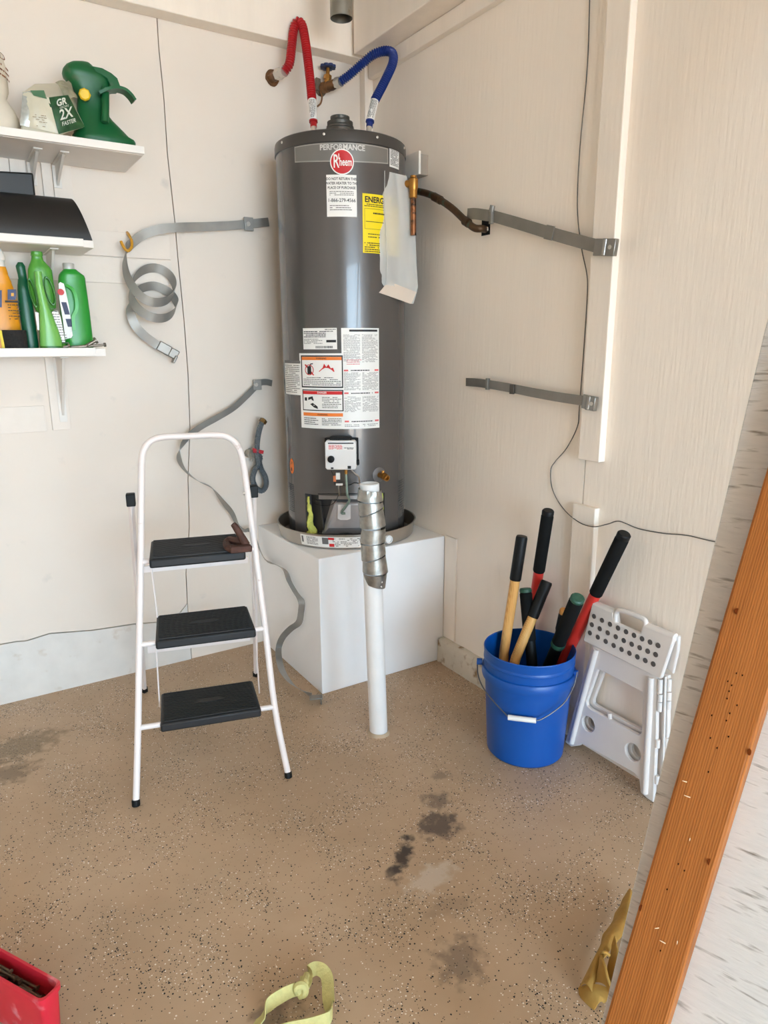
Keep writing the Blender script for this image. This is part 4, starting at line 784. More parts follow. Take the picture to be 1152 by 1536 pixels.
for pts in ([(330, 455), (245, 760), (165, 1070)], [(690, 640), (672, 1000), (650, 1400)]):
    MB().tube([ST(*p, .002) for p in pts], .0095, 10).build('side_rib', M_sp, stl)
seat = MB().prism([ST(*p, .016) for p in ((318, 158), (338, 152), (458, 205), (466, 262), (480, 275), (630, 342), (648, 338), (660, 292), (840, 368), (860, 385), (775, 640), (762, 642), (265, 398), (262, 385))], -sn*.014).build('seat_panel', M_sp, stl, bevel=.004, smooth=30)
MB().prism([ST(*p, -.004) for p in ((330, 160), (458, 212), (470, 300), (640, 370), (655, 296), (865, 372), (858, 470), (822, 625), (800, 600), (320, 300))], -sn*.012).build('seat_panel', M_sp, stl, bevel=.004, smooth=30)
MB().tube([ST(325, 160, .004), ST(456, 213, .004)], .0125, 12).build('seat_fold', M_sp, stl); MB().tube([ST(662, 300, .004), ST(852, 378, .004)], .0125, 12).build('seat_fold', M_sp, stl)
md = None
for j, (a, b) in enumerate((((335, 233), (757, 423)), ((321, 288), (741, 483)), ((308, 342), (725, 545)))):
    for i in range(9):
        k = i/8; c = ST(a[0]+(b[0]-a[0])*k, a[1]+(b[1]-a[1])*k+ (6*math.sin(PI*k)), .016)
        MB().lathe([(.0080, -.0005), (.0078, .0012), (0, .0012)], c, sn, 16, False).build('grip_dot', M_dot, seat)
MB().tube(spline([ST(*p, .008) for p in ((466, 275), (466, 225), (474, 206), (498, 196), (570, 218), (640, 248), (662, 270), (662, 300), (646, 350))], 5), .0080, 10).build('handle', M_sp, stl)
for (x0, y0), (x1, y1) in (((300, 392), (338, 410)), ((370, 425), (474, 482)), ((510, 492), (622, 560)), ((662, 568), (708, 598))):
    MB().tube([ST(x0, y0, .006), ST(x1, y1, .006)], .0065, 8).build('hinge_knuckle', M_sp, stl)
for (x, y0, y1, o) in ((742, 655, 745, -.004), (742, 752, 800, -.004), (738, 805, 865, -.004), (775, 660, 740, -.022), (774, 748, 800, -.022), (772, 805, 862, -.022), (722, 1052, 1105, -.006), (760, 1050, 1100, -.022), (716, 1290, 1345, -.008)):
    MB().tube([ST(x, y0, o), ST(x-3, y1, o)], .0072, 10).build('hinge_knuckle', M_sp, stl)
MB().tube([ST(762, 640, -.014), ST(740, 1440, -.014)], .004, 6).build('hinge_edge', M_sp, stl)
MB().tube([ST(405, 880, -.006), ST(408, 915, -.006)], .007, 8).build('latch', M_sp, stl)

# ================================================================== shelves on the left wall
M_sh = mat('shelf_white', (238, 232, 226), .45, var=.02); M_brk = mat('bracket_white', (228, 223, 216), .4, var=.05)
def shelf(label, D, xr_, zt_, th, lip, bxs, blen):
    t = thing('wall_shelf', V((xr_-.5, -D/2, zt_-th)), label, 'shelf', 'white shelves on the left wall')
    x0 = -2.25
    MB().box(((xr_+x0)/2, -D/2-.006, zt_-th/2), (xr_-x0, D-.014, th)).build('board', M_sh, t, bevel=.0015, smooth=0)
    MB().box(((xr_-lip+x0)/2, -D-.005, zt_-th*.42), (xr_-lip-x0, .012, th*1.05)).build('front_lip', M_sh, t, bevel=.0015, smooth=0)
    for x, vl in bxs:
        z = zt_-th-.001
        b = MB().box((x, -.013-.0, z-vl/2), (.026, .004, vl)).box((x, -blen/2-.012, z-.002), (.026, blen, .004)).build('bracket', M_brk, t, bevel=.001, smooth=0)
        MB().prism([V((x-.004, -.012, z-vl*.92)), V((x-.004, -.030, z-vl*.80)), V((x-.004, -blen*.9, z-.008)), V((x-.004, -blen*.94, z-.003)), V((x-.004, -.012, z-.003))], V((.008, 0, 0))).build('rib', M_brk, b, smooth=0)
        MB().lathe([(.006, 0), (.006, .003), (0, .003)], V((x, -blen*.97, z-.003)), (0, 0, -1), 8, False).build('screw', M_nut, b)
    return t
D1, D2, D3 = .285, .255, .245
p1 = LW(215, 222, D1); z1_ = p1.z; t1_ = p1.z-LW(216, 233, D1).z
p2 = LW(140, 361, D2); z2_ = p2.z; t2_ = p2.z-LW(141, 372, D2).z
p3 = LW(158, 521, D3); z3_ = LW(120, 523, D3).z; t3_ = .026
shelf('white wall shelf holding the green spreader and bags, topmost of three', D1, p1.x, z1_, t1_, .0, [(LW(55, 213, .2).x, .075), (LW(95, 218, .2).x, .075)], .20)
shelf('white wall shelf holding the black plastic pieces, middle of three', D2, p2.x, z2_, t2_, .032, [(LW(79, 370, .17).x, .16)], .19)
shelf('white wall shelf holding the bottles, lowest of three', D3, p3.x, z3_, t3_, .034, [(LW(88, 560, .02).x, .235)], .19)

def stand(mb, zb_):   # bring the hidden foot of a lofted thing down onto its shelf
    zm = min(p.z for p in mb.v)
    for p in mb.v:
        if p.z < zm+.012: p.z = zb_+.0005
    return mb
# spreader (crop coordinates of the photograph, 3.97 per pixel)
def C1(l): return [(60+y/3.972, x0/3.972, x1/3.972)+tuple(r) for y, x0, x1, *r in l]
M_sg = mat('spreader_green', (10, 92, 48), .4, var=.06, vscale=8., col2=(86, 96, 70), c2lo=.62, c2hi=.76, c2scale=14.)
zs1 = z1_
spd = thing('hand_spreader', LW(150, 210, .16), 'dark green hand-held garden spreader standing on the top shelf', 'spreader')
mb = shelf_loft(C1([(138, 470, 530, 1.2), (148, 420, 545, .9), (165, 392, 560, .8), (190, 376, 600, .7), (215, 372, 640, .62), (245, 380, 655, .55), (275, 410, 655, .55), (310, 440, 648, .62), (360, 462, 646, .66), (410, 460, 644, .66), (450, 458, 648, .68), (475, 450, 668, .66), (510, 446, 705, .62), (545, 444, 740, .62), (572, 444, 765, .62), (585, 440, 788, .6), (612, 440, 792, .6), (640, 440, 792, .6)]), .16, .6, .10, 3.0, 24)
stand(mb, zs1).build('hopper', M_sg, spd, smooth=50)
stand(shelf_loft(C1([(588, 434, 794, .62), (600, 430, 800, .62), (612, 430, 800, .62), (640, 434, 796, .6)]), .16, .6, .105, 3.0, 24), zs1).build('base_flange', M_sg, spd, smooth=40)
def SP(x, y, o): return LW(x/3.972, 60+y/3.972, o)
MB().tube(spline([SP(628, 285, .21), SP(628, 400, .225), SP(625, 490, .23)], 4), [.012]*9, 12).build('trigger_column', M_sg, spd)
MB().ribbon(spline([SP(590, 322, .22), SP(640, 300, .225), SP(690, 292, .225), (SP(740, 305, .225)), SP(775, 335, .225), SP(798, 368, .225)], 6), V((0, 1, 0)), .045, .0085).build('trigger', M_sg, spd)
MB().prism([SP(x, y, .20) for x, y in ((545, 152), (610, 165), (665, 195), (700, 225), (722, 285), (690, 285), (665, 290), (640, 230), (570, 190))], V((0, .07, 0))).build('grip_head', M_sg, spd, bevel=.004, smooth=30)
dl = MB().lathe([(0, 0), (.0165, 0), (.018, .004), (.018, .016), (.014, .02), (0, .02)], SP(505, 330, .205), (-.2, -1, -.1), 8, False).build('dial', mat('dial_yellow', (236, 194, 20), .4), spd, label='yellow dial')
# grass seed bag
M_bagc = mat('bag_cream', (206, 200, 178), .35, var=.06, vscale=20., bump=.3, bscale=30.); M_bagg = mat('bag_green', (38, 82, 46), .35, var=.3, vscale=60.)
sb_ = thing('seed_bag', LW(70, 200, .22), 'crumpled half-empty seed bag with green front lying on the top shelf', 'bag')
def SB(x, y, o): return SP(x, y, o)
F = [SB(135, 305, .26), SB(290, 345, .275), SB(345, 560, .275), SB(118, 510, .26)]           # pale side
Gn = [SB(280, 345, .275), SB(405, 330, .25), SB(505, 520, .25), SB(350, 562, .275)]          # green face
T = [SB(135, 300, .26), SB(330, 240, .20), SB(420, 240, .17), SB(405, 335, .25), SB(285, 345, .275)]
def quadgrid(Q, n, amp, seed, bulge=0.):
    nrm = ((Q[1]-Q[0]).cross(Q[3]-Q[0])).normalized(); nrm = -nrm if nrm.dot(FWD) > 0 else nrm
    def f(u, v):
        p = Q[0].lerp(Q[1], u).lerp(Q[3].lerp(Q[2], u), v); return p+nrm*(amp*noise.noise(p*45+V((seed, 0, 0)))+bulge*math.sin(PI*u)*math.sin(PI*v))
    return MB().grid(f, n, n)
BB = [SB(200, 260, .10), SB(440, 250, .10), SB(500, 500, .10), SB(150, 500, .10)]
mb = MB().add([F[0], Gn[0], Gn[1], Gn[2], Gn[3], F[3], BB[0], BB[1], BB[2], BB[3]], [(0, 5, 4, 1), (1, 4, 3, 2), (0, 1, 2, 7, 6), (2, 3, 8, 7), (6, 7, 8, 9), (0, 6, 9, 5), (5, 9, 8, 3, 4)])
for p in mb.v[:]:
    if p.z < zs1+.03: p.z = zs1+.001
mb.build('bag_body', M_bagc, sb_, bevel=.006, smooth=60)
q = quadgrid([p-V((0, .004, 0)) for p in F], 10, .004, 2, .008).build('side_panel', M_bagc, sb_, recalc=False)
g_ = quadgrid([p-V((0, .004, 0)) for p in Gn], 10, .003, 5, .010).build('front_panel', M_bagg, sb_, recalc=False)
quadgrid([SB(118, 505, .266), SB(135, 310, .266), SB(215, 300, .268), SB(240, 535, .270)][::1], 6, .003, 7, .005).build('foil_edge', mat('foil', (176, 178, 172), .3, metal=.4, var=.2, vscale=70.), sb_, recalc=False)
quadgrid([SB(330, 245, .235), SB(410, 236, .22), SB(462, 350, .235), SB(390, 350, .262)], 8, .012, 9, .01).build('crumpled_top', mat('bag_top', (150, 146, 122), .35, var=.35, vscale=40.), sb_, recalc=False)
quadgrid([SB(180, 300, .270), SB(262, 300, .272), SB(280, 352, .280), SB(200, 330, .275)], 3, .001, 11).build('print_patch', mat('bag_pale_green', (84, 124, 92), .4), q, recalc=False)
gu = (Gn[1]-Gn[0]).normalized(); gv = ((Gn[0]-Gn[3])-gu*(Gn[0]-Gn[3]).dot(gu)).normalized(); gn = gu.cross(gv).normalized(); gn = -gn if gn.dot(FWD) > 0 else gn
GP = Sheet(lambda u, v, l: SB(395, 440, .268)+V((gu*u+V((0, 0, 1))*(v+.12*u)))+gn*(.016+l)); mb = MB()
GP.text(mb, '2X', -.010, -.002, .040, .0, .02, .95); GP.text(mb, 'FASTER', -.003, -.027, .016, .0, .015, .95); GP.text(mb, 'GR', -.022, .033, .026, .0, .03, 1.); GP.text(mb, 'GROWS', -.014, .0185, .009, .0, .0, 1.)
mb.build('print', mat('bag_print', (220, 224, 210), .5), g_, smooth=0)
FP = Sheet(lambda u, v, l: SB(225, 440, .275)+V((u*.95, u*-.1, v))-V((0, .012+l, 0))); mb = MB(); FP.lines(mb, -.018, -.04, .022, -.004, 6, .002, .3, .6, 31); mb.build('print', mat('bag_brown', (140, 120, 90), .6), q)
# white sack at the frame edge
sk_ = thing('plaster_sack', LW(0, 190, .15), 'white paper sack with brown lettering at the left end of the top shelf', 'sack')
M_sk = mat('sack_white', (226, 216, 200), .6, var=.04, vscale=14., bump=.5, bscale=24.)
mb = shelf_loft([(60, -50, -12), (78, -52, 1), (95, -54, 7), (115, -55, 11), (135, -54, 13), (146, -52, 10), (152, -58, 14), (162, -62, 23), (175, -64, 29), (188, -64, 31), (196, -64, 30)], .15, .75, .11, 2.4, 24); mb.wob(.008, 22, 5)
stand(mb, zs1).build('sack_body', M_sk, sk_, smooth=60)
KP = Sheet(lambda u, v, l: LW(4, 118, .15)+V((u, -.088-l-max(0, -u)*.3+max(0, u)*1.6, v-u*.5))); mb = MB(); KP.text(mb, 'D', -.004, .030, .024, .0, .0, 1.); KP.lines(mb, -.03, -.030, .010, .014, 3, .0, .35, .9, 44); mb.build('print', mat('sack_print', (132, 84, 54), .6), sk_, smooth=0)
# black plastic pieces on the middle shelf
M_bk = mat('black_moulding', (30, 28, 27), .42, var=.1, vscale=10.)
q1 = [LW(-70, 252, .12), LW(50, 259, .12), LW(53.5, 293, .12), LW(53.5, 310, .12), LW(-70, 310, .12)]
for p in q1[3:]: p.z = z2_+.001
tag(MB().prism(q1, V((0, .10, 0))).build('black_box', M_bk, bevel=.006, smooth=40), 'flat-topped black plastic box at the back of the middle shelf', 'box')
def gut(px_top, px_bot, y, o): return None
prof = []
tA_, tB_ = LW(107, 297, .15), LW(139, 362, .24); rings = []
n = 14
for x_l in (0, 1):
    ring = []
    for k in range(n):
        a = k/(n-1); yy = .13+.11*math.sin(a*PI/2); zt0 = tA_.z; zz_ = (z2_+.002)+(zt0-z2_-.002)*math.cos(a*PI/2)
        xe = tA_.x+(tB_.x-tA_.x)*(1-math.cos(a*PI/2)*1.0)
        ring.append(V((xe if x_l else -2.2, -yy, zz_)))
    ring += [V((xe_, -.13, z2_+.002)) for xe_ in ([tA_.x] if x_l else [-2.2])]
    rings.append(ring)
tag(MB().loft(rings).build('black_trough', M_bk, smooth=35), 'long curved black plastic trough lying along the front of the middle shelf', 'trough')
# bottles on the lowest shelf (crop coordinates: 7.2 per pixel)
def C3(l): return [(370+y/7.2, x0/7.2, x1/7.2)+tuple(r) for y, x0, x1, *r in l]
def B3(x, y, o): return LW(x/7.2, 370+y/7.2, o)
zs3 = z3_
def bottle(name, label, D, levels, m, ratio=.8, e=2.6, maxd=.06):
    t = thing(name, B3((levels[-1][1]+levels[-1][2])/2, levels[-1][0], D), label, 'bottle', 'bottles on the lowest shelf')
    mb = shelf_loft(C3(levels), D, ratio, maxd, e, 24); stand(mb, zs3).build('body', m, t, smooth=50); return t
ob = bottle('squeeze_bottle', 'orange bottle with white nozzle and blue label at the frame edge', .15, [(215, -110, 62), (250, -112, 75), (292, -120, 88), (296, -120, 84), (335, -125, 105), (340, -125, 102), (378, -130, 125), (384, -130, 122), (430, -140, 140), (560, -160, 180), (720, -170, 205), (900, -180, 228), (1080, -180, 232), (1120, -180, 232)], mat('bottle_orange', (232, 152, 22), .35, var=.03), .55, 2.5, .05)
stn = MB().loft([superring(B3((a+b)/2, y, .15), abs(B3(b, y, .15).x-B3(a, y, .15).x)/2, min(.02, abs(B3(b, y, .15).x-B3(a, y, .15).x)/2*.9), 20, 2.) for y, a, b in ((20, -60, 8), (60, -75, 35), (110, -85, 56), (145, -85, 57), (150, -80, 48), (216, -80, 55))]).build('nozzle', mat('cap_white', (234, 230, 224), .4), ob)
def flatlabel(t, x0, y0, x1, y1, o, m, nm='label', par=None): return MB().prism([B3(x0, y0, o), B3(x1, y0, o), B3(x1, y1, o), B3(x0, y1, o)], V((0, .0008, 0))).build(nm, m, par or t, smooth=0)
M_blu = mat('label_blue', (34, 50, 96), .45); M_gold = mat('label_gold', (226, 168, 40), .45)
flatlabel(ob, 82, 462, 172, 575, .198, M_blu); flatlabel(ob, -20, 470, 20, 655, .2015, M_blu); flatlabel(ob, 120, 500, 150, 535, .199, M_gold, 'print')
mb = MB(); SL = Sheet(lambda u, v, l: B3(145, 705, .2015)+V((u, -l, v))); SL.lines(mb, -.014, -.026, .022, .026, 6, .0, .3, .9, 51); SL.rect(mb, -.02, .029, .02, .035, 0.); mb.build('print', M_ink, ob, smooth=0)
tp_ = thing('grip_tape_roll', B3(170, 1110, .20), 'roll of black gritty tape standing before the orange bottle', 'tape')
ct = B3(165, 1000, .215); rt2 = abs(B3(300, 1000, .215).x-B3(30, 1000, .215).x)/2; zt2 = B3(165, 900, .215).z
MB().lathe([(rt2*.55, 0), (rt2, 0), (rt2, zt2-zs3-.001), (rt2*.55, zt2-zs3-.001), (rt2*.55, 0)], V((ct.x, -.205, zs3+.0005)), (0, 0, 1), 36, False).build('tape_roll', mat('grit_black', (38, 36, 35), .9, var=.3, vscale=160., bump=.6, bscale=200.), tp_)
tag(MB().ribbon(spline([B3(5, 905, .235), B3(12, 960, .236), B3(25, 1020, .237), B3(38, 1090, .237), B3(45, 1108, .237)], 4), V((1, 0, 0)), .0075, .003).build('yellow_strip', mat('strip_yellow', (232, 206, 30), .5)), 'thin yellow strip standing beside the black tape roll', 'strip')
dg = bottle('dark_bottle', 'slim dark green bottle between the orange and pale green bottles', .14, [(170, 190, 245, 1.), (210, 168, 272, .9), (235, 172, 275, .85), (300, 190, 285, .8), (350, 198, 292, .8), (356, 192, 298, .8), (405, 190, 305, .8), (412, 188, 312, .8), (470, 188, 325, .75), (600, 196, 350, .75), (750, 214, 374, .75), (900, 238, 396, .75), (1040, 262, 415, .75), (1100, 275, 420, .75), (1112, 278, 418, .75)], mat('bottle_dark_green', (8, 88, 56), .35, var=.04), .75, 2.3)
M_gc = mat('cap_dark_green', (10, 100, 70), .4)
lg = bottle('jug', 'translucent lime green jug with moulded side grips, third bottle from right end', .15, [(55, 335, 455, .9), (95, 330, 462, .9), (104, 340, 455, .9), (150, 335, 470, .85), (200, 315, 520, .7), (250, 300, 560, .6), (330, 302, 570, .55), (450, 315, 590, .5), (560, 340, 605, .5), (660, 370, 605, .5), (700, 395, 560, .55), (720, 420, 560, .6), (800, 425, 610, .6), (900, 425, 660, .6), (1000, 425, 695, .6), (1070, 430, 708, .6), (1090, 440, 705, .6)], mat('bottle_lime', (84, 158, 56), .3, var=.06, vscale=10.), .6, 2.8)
lg['label'] = 'pale lime green jug with moulded side grips in the middle of the bottles'
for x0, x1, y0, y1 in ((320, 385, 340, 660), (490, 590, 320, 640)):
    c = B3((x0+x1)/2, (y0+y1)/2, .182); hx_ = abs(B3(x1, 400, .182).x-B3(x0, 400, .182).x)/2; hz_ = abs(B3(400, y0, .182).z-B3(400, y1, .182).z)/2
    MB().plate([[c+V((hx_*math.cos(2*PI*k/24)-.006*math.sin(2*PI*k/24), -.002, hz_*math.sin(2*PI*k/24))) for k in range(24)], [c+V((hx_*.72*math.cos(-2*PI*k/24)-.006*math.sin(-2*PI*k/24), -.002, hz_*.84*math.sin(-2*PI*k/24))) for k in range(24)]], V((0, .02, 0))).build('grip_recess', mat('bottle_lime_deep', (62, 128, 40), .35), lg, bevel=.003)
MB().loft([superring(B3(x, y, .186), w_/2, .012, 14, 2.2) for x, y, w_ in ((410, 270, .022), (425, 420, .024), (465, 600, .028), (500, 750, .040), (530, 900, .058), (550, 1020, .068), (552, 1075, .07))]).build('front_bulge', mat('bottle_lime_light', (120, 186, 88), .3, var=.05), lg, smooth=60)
for pts, sd2 in ((((560, 705), (620, 690), (655, 760), (705, 1030), (670, 1030)), 52), (((378, 705), (415, 712), (425, 900), (405, 900)), 53)):
    MB().prism([B3(*p, .186) for p in pts], V((0, .002, 0))).build('label', M_lab, lg, smooth=0)
SL2 = Sheet(lambda u, v, l: B3(648, 860, .1865)+V((u+v*-.22, -l, v))); mb = MB(); SL2.lines(mb, -.011, -.058, .010, .06, 14, .0, .3, .9, 55); mb.build('print', M_gink, lg, smooth=0)
gd = bottle('detergent_bottle', 'bright green bottle with silvery cap and printed label, rightmost on its shelf', .13, [(246, 685, 820, .9), (262, 672, 838, .85), (285, 650, 870, .8), (310, 636, 905, .7), (340, 630, 918, .6), (400, 626, 925, .58), (560, 634, 948, .56), (720, 650, 970, .55), (880, 672, 988, .55), (1000, 690, 1002, .55), (1060, 704, 1005, .55), (1090, 720, 995, .55)], mat('bottle_green', (44, 152, 52), .3, var=.05, vscale=8., col2=(92, 120, 70), c2lo=.66, c2hi=.78, c2scale=12.), .6, 2.8)
cpc = B3(742, 240, .13); MB().lathe([(.0, 0), (.0185, 0), (.0185, .018), (.017, .020), (0, .020)], cpc+Z*-.002, (0, 0, 1), 24, False).build('cap', mat('cap_silver', (206, 204, 200), .4, metal=.3), gd)
MB().prism([B3(x, y, .168) for x, y in ((632, 400), (650, 382), (690, 400), (715, 500), (745, 640), (765, 780), (785, 960), (770, 985), (705, 1000), (680, 800), (640, 560))], V((0, .001, 0))).build('label', M_lab, gd, smooth=0)
SD = Sheet(lambda u, v, l: B3(656, 490, .1684)+V((u, -l, v))); mb = MB(); SD.disc(mb, 0, 0, .0105, 0.); mb.build('print', M_red, gd, smooth=0)
mb = MB()
for a, b in (((655, 560), (740, 650)),): pass
SD2 = Sheet(lambda u, v, l: B3(725, 700, .1684)+V((u-v*.18, -l, v))); SD2.rect(mb, -.010, -.010, .006, .030, 0.); SD2.rect(mb, -.012, -.05, .012, -.024, 0.); mb.build('print', mat('label_navy', (48, 58, 92), .5), gd, smooth=0)
MB().ribbon(spline([B3(715, 415, .172), B3(790, 470, .176), B3(825, 580, .178), B3(825, 680, .178), B3(790, 760, .176), B3(800, 900, .174)], 5), V((1, 0, 0)), .010, .005).build('grip_ridge', mat('bottle_green_ridge', (70, 178, 74), .3), gd)
M_bolt = mat('bolt_steel', (150, 140, 128), .4, metal=.8, var=.15)
for i, (a, b, lb_) in enumerate((((925, 1110), (1030, 1015), 'short bright steel bolt leaning on other bolts at the shelf end'), ((850, 1085), (1130, 1060), 'long dull bolt lying at the right end of the lowest shelf'), ((770, 1090), (940, 1080), 'dull bolt lying before the bright green bottle'), ((685, 1096), (745, 1098), 'tiny bolt lying before the lime green jug'))):
    Pa, Pb = B3(*a, .225), B3(*b, .225); rr_ = .0042 if i != 0 else .006
    Pa.z = max(Pa.z, zs3+rr_+.001); Pb.z = max(Pb.z, zs3+.009)
    d = (Pb-Pa).normalized(); t = thing('bolt', Pa, lb_, 'bolt', 'bolts on the lowest shelf')
    MB().tube([Pa, Pb], rr_, 10).build('shank', M_bolt, t); MB().tube([Pb-d*.002, Pb+d*.004], rr_*1.9, 6 if i else 12).build('bolt_head', M_bolt, t)

# ================================================================== wire on the right wall
tag(MB().tube(spline([RW(*q) for q in ((885, -20, .005), (881, 100, .005), (870, 220, .006), (866, 310, .006), (872, 370, .006), (880, 410, .007), (881, 440, .006), (876, 520, .006), (869, 612, .006), (866, 640, .006), (850, 672, .006), (833, 692, .006), (826, 706, .006), (829, 735, .006), (845, 763, .006), (868, 783, .028), (890, 790, .03), (912, 786, .012), (929, 782, .008), (958, 793, .006), (995, 800, .006), (1030, 803, .006), (1075, 813, .006), (1180, 830, .006))], 6), .0017, 6).build('cable', mat('cable_grey', (96, 90, 84), .6, var=.5, vscale=18.)), 'thin grey cable running down and across the right wall', 'cable')

# ================================================================== leaning frame at the right: white board with an orange stud
fr_ = thing('leaning_panel', V((-.85, -2.25, 0)), 'white rough-sawn panel with an orange wooden stud leaning at the right edge', 'panel')
FP0 = DP(1060, 1150, 1.0); FY = (DP(1139, 740, 1.0)-DP(906, 1536, 1.0)).normalized()     # a point on the stud's face, its run
FN = -ray(1060, 1150).normalized(); FN = (FN-FY*FN.dot(FY)).normalized(); FN = (Matrix.Rotation(-.16, 3, FY) @ FN).normalized()
def local_part(name, pts2, th, back, m, ang, bevel):
    """outline on the real plane of the leaning board; the texture runs along the board"""
    ey = FY; ex = ey.cross(FN).normalized(); c, s = math.cos(ang), math.sin(ang); ex, ey = ex*c+ey*s, ey*c-ex*s; ez = FN
    O = FP0-FN*back; W3 = [PLN(x, y, O, FN) for x, y in pts2]; W = sum(W3, V())/len(W3)
    mb = MB().prism([V(((p-W).dot(ex), (p-W).dot(ey), 0)) for p in W3], V((0, 0, -th)))
    me = bpy.data.meshes.new(name); me.from_pydata(mb.v, [], mb.f); bm = bmesh.new(); bm.from_mesh(me); bmesh.ops.recalc_face_normals(bm, faces=bm.faces); bm.to_mesh(me); bm.free(); me.materials.append(m)
    ob = bpy.data.objects.new(name, me); COL.objects.link(ob); ob.parent = fr_
    ob.matrix_local = Matrix.Translation(-WLOC[fr_.name]) @ Matrix(((ex.x, ey.x, ez.x, W.x), (ex.y, ey.y, ez.y, W.y), (ex.z, ey.z, ez.z, W.z), (0, 0, 0, 1)))
    WLOC[ob.name] = W
    if bevel: b = ob.modifiers.new('bevel', 'BEVEL'); b.width = bevel; b.segments = 2
    return ob
M_stud = wood_material('stud_orange', (142, 80, 32), (174, 106, 50), (1, .04, 1), 90.)
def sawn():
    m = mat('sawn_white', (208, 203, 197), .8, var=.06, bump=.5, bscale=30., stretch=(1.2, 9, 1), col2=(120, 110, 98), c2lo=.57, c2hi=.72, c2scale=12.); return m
def XL(y): return 1028-.236*(y-1000)
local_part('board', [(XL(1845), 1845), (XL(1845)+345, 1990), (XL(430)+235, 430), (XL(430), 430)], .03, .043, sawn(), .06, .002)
def SX(y, k): return (1063-.293*(y-1000)) if k == 0 else (1166-.3086*(y-1000))
stud = local_part('stud', [(SX(1890, 0), 1890), (SX(1950, 1), 1950), (SX(-690, 1), -690), (SX(-690, 0), -690)], .042, 0., M_stud, 0., .004)
M_kn = mat('knot_brown', (92, 42, 16), .95, var=.2, spec=0.)
M_hole = mat('nail_hole_dark', (40, 22, 12), .95, spec=0.); M_scr = mat('scratch_pale', (216, 186, 150), .9, spec=.1)
def stud_mark(name, px, py, r, m, rx=1., ang=0.):
    c = PLN(px, py, FP0, FN)+FN*.0004; MB().add([c+(RT*(math.cos(t)*math.cos(ang)*rx-math.sin(t)*math.sin(ang))+UP*(math.sin(t)*math.cos(ang)+math.cos(t)*rx*math.sin(ang)))*r for t in [2*PI*k/14 for k in range(14)]], [tuple(range(14))]).build(name, m, fr_, smooth=0)
rk = random.Random(5)
for px, py, r, rx in ((1106, 917, .0045, 1.), (962, 1362, .005, .8), (1124, 1128, .005, .6), (1064, 1293, .005, .6)): stud_mark('knot', px, py, r, M_kn, rx)
for px, py in ((1092, 1022), (1098, 1028), (1094, 1037), (1091, 1048), (1105, 1010), (1114, 1013), (1095, 1070), (1090, 1081), (1093, 1105), (1066, 1107), (1068, 1073), (1076, 1122), (1063, 1158), (1001, 1334), (1106, 1058), (1018, 1296), (991, 1426), (1027, 1306)):
    stud_mark('nail_hole', px, py, .0014, M_hole)
for px, py, l, a in ((1030, 1173, .012, -.3), (1035, 1196, .016, -.35), (1035, 1259, .004, 1.4), (1016, 1414, .005, 1.5), (998, 1415, .016, -.5), (988, 1392, .010, .1)):
    stud_mark('scratch', px, py, .0008, M_scr, l/.0008*.6, a)

# ================================================================== leather gloves at the right, yellow webbing, red tray
M_lea = mat('tan_leather', (168, 128, 58), .85, var=.18, vscale=16., bump=.5, bscale=70., col2=(92, 76, 44), c2lo=.60, c2hi=.74, c2scale=12.)
gl = thing('leather_glove', FL(900, 1490), 'crumpled tan leather work gloves lying by the foot of the leaning panel', 'gloves')
def GL(x, y, z): return FL(850+x/7.68, 1330+y/7.68, z)
def fold(path, w0, name, t=.0035):
    # a folded leather sheet: list of (left, right) edges
    n = len(path); A = spline([GL(*p[0]) for p in path], 5); B = spline([GL(*p[1]) for p in path], 5); m = len(A)
    def f(u, v):
        i = min(m-1, round(v*(m-1))); p = A[i].lerp(B[i], u); return p+V((0, 0, w0*math.sin(PI*u)))+V(noise.noise_vector(p*30))*.004
    mb = MB().grid(f, 10, m-1); k = len(mb.v)
    off = [p-V((0, 0, t)) for p in mb.v]; F_ = list(mb.f); mb.add(off, F_)
    ring = list(range(11))+[11*(j+1)+10 for j in range(m-1)]+[11*(m-1)+i for i in range(9, -1, -1)]+[11*j for j in range(m-2, 0, -1)]
    mb.f += [(ring[i], ring[(i+1) % len(ring)], k+ring[(i+1) % len(ring)], k+ring[i]) for i in range(len(ring))]
    for p in mb.v: p.z = max(p.z, .001)
    return mb.build(name, M_lea, gl, smooth=60)
fold([((690, 70, .02), (770, 120, .03)), ((600, 230, .012), (760, 260, .04)), ((510, 420, .01), (720, 470, .045)), ((400, 600, .01), (560, 640, .055)), ((310, 830, .008), (400, 850, .05)), ((210, 1030, .006), (330, 1080, .04)), ((130, 1180, .006), (290, 1200, .03))], .02, 'gauntlet')
fold([((130, 1170, .006), (510, 1170, .05)), ((150, 1250, .004), (500, 1230, .04)), ((230, 1340, .004), (470, 1290, .02)), ((310, 1420, .004), (430, 1340, .006))], .014, 'palm')
fold([((290, 1090, .03), (510, 1180, .05)), ((350, 950, .035), (470, 1000, .075)), ((390, 800, .045), (430, 850, .09)), ((400, 770, .055), (480, 770, .09))], .012, 'cuff_fold')
MB().tube(spline([GL(390, 800, .075), GL(410, 765, .088), GL(450, 760, .09), GL(490, 790, .082)], 5), .0035, 8).tube(spline([GL(400, 800, .085), GL(440, 920, .085), GL(470, 1050, .075), (GL(505, 1150, .06)), GL(500, 1230, .045)], 5), .0032, 8).build('rolled_edge', M_lea, gl)
fold([((520, 670, .07), (580, 690, .07)), ((480, 820, .04), (625, 800, .075)), ((465, 950, .03), (625, 900, .07)), ((480, 1060, .02), (600, 1030, .05)), ((510, 1110, .02), (560, 1110, .03))], .025, 'finger')
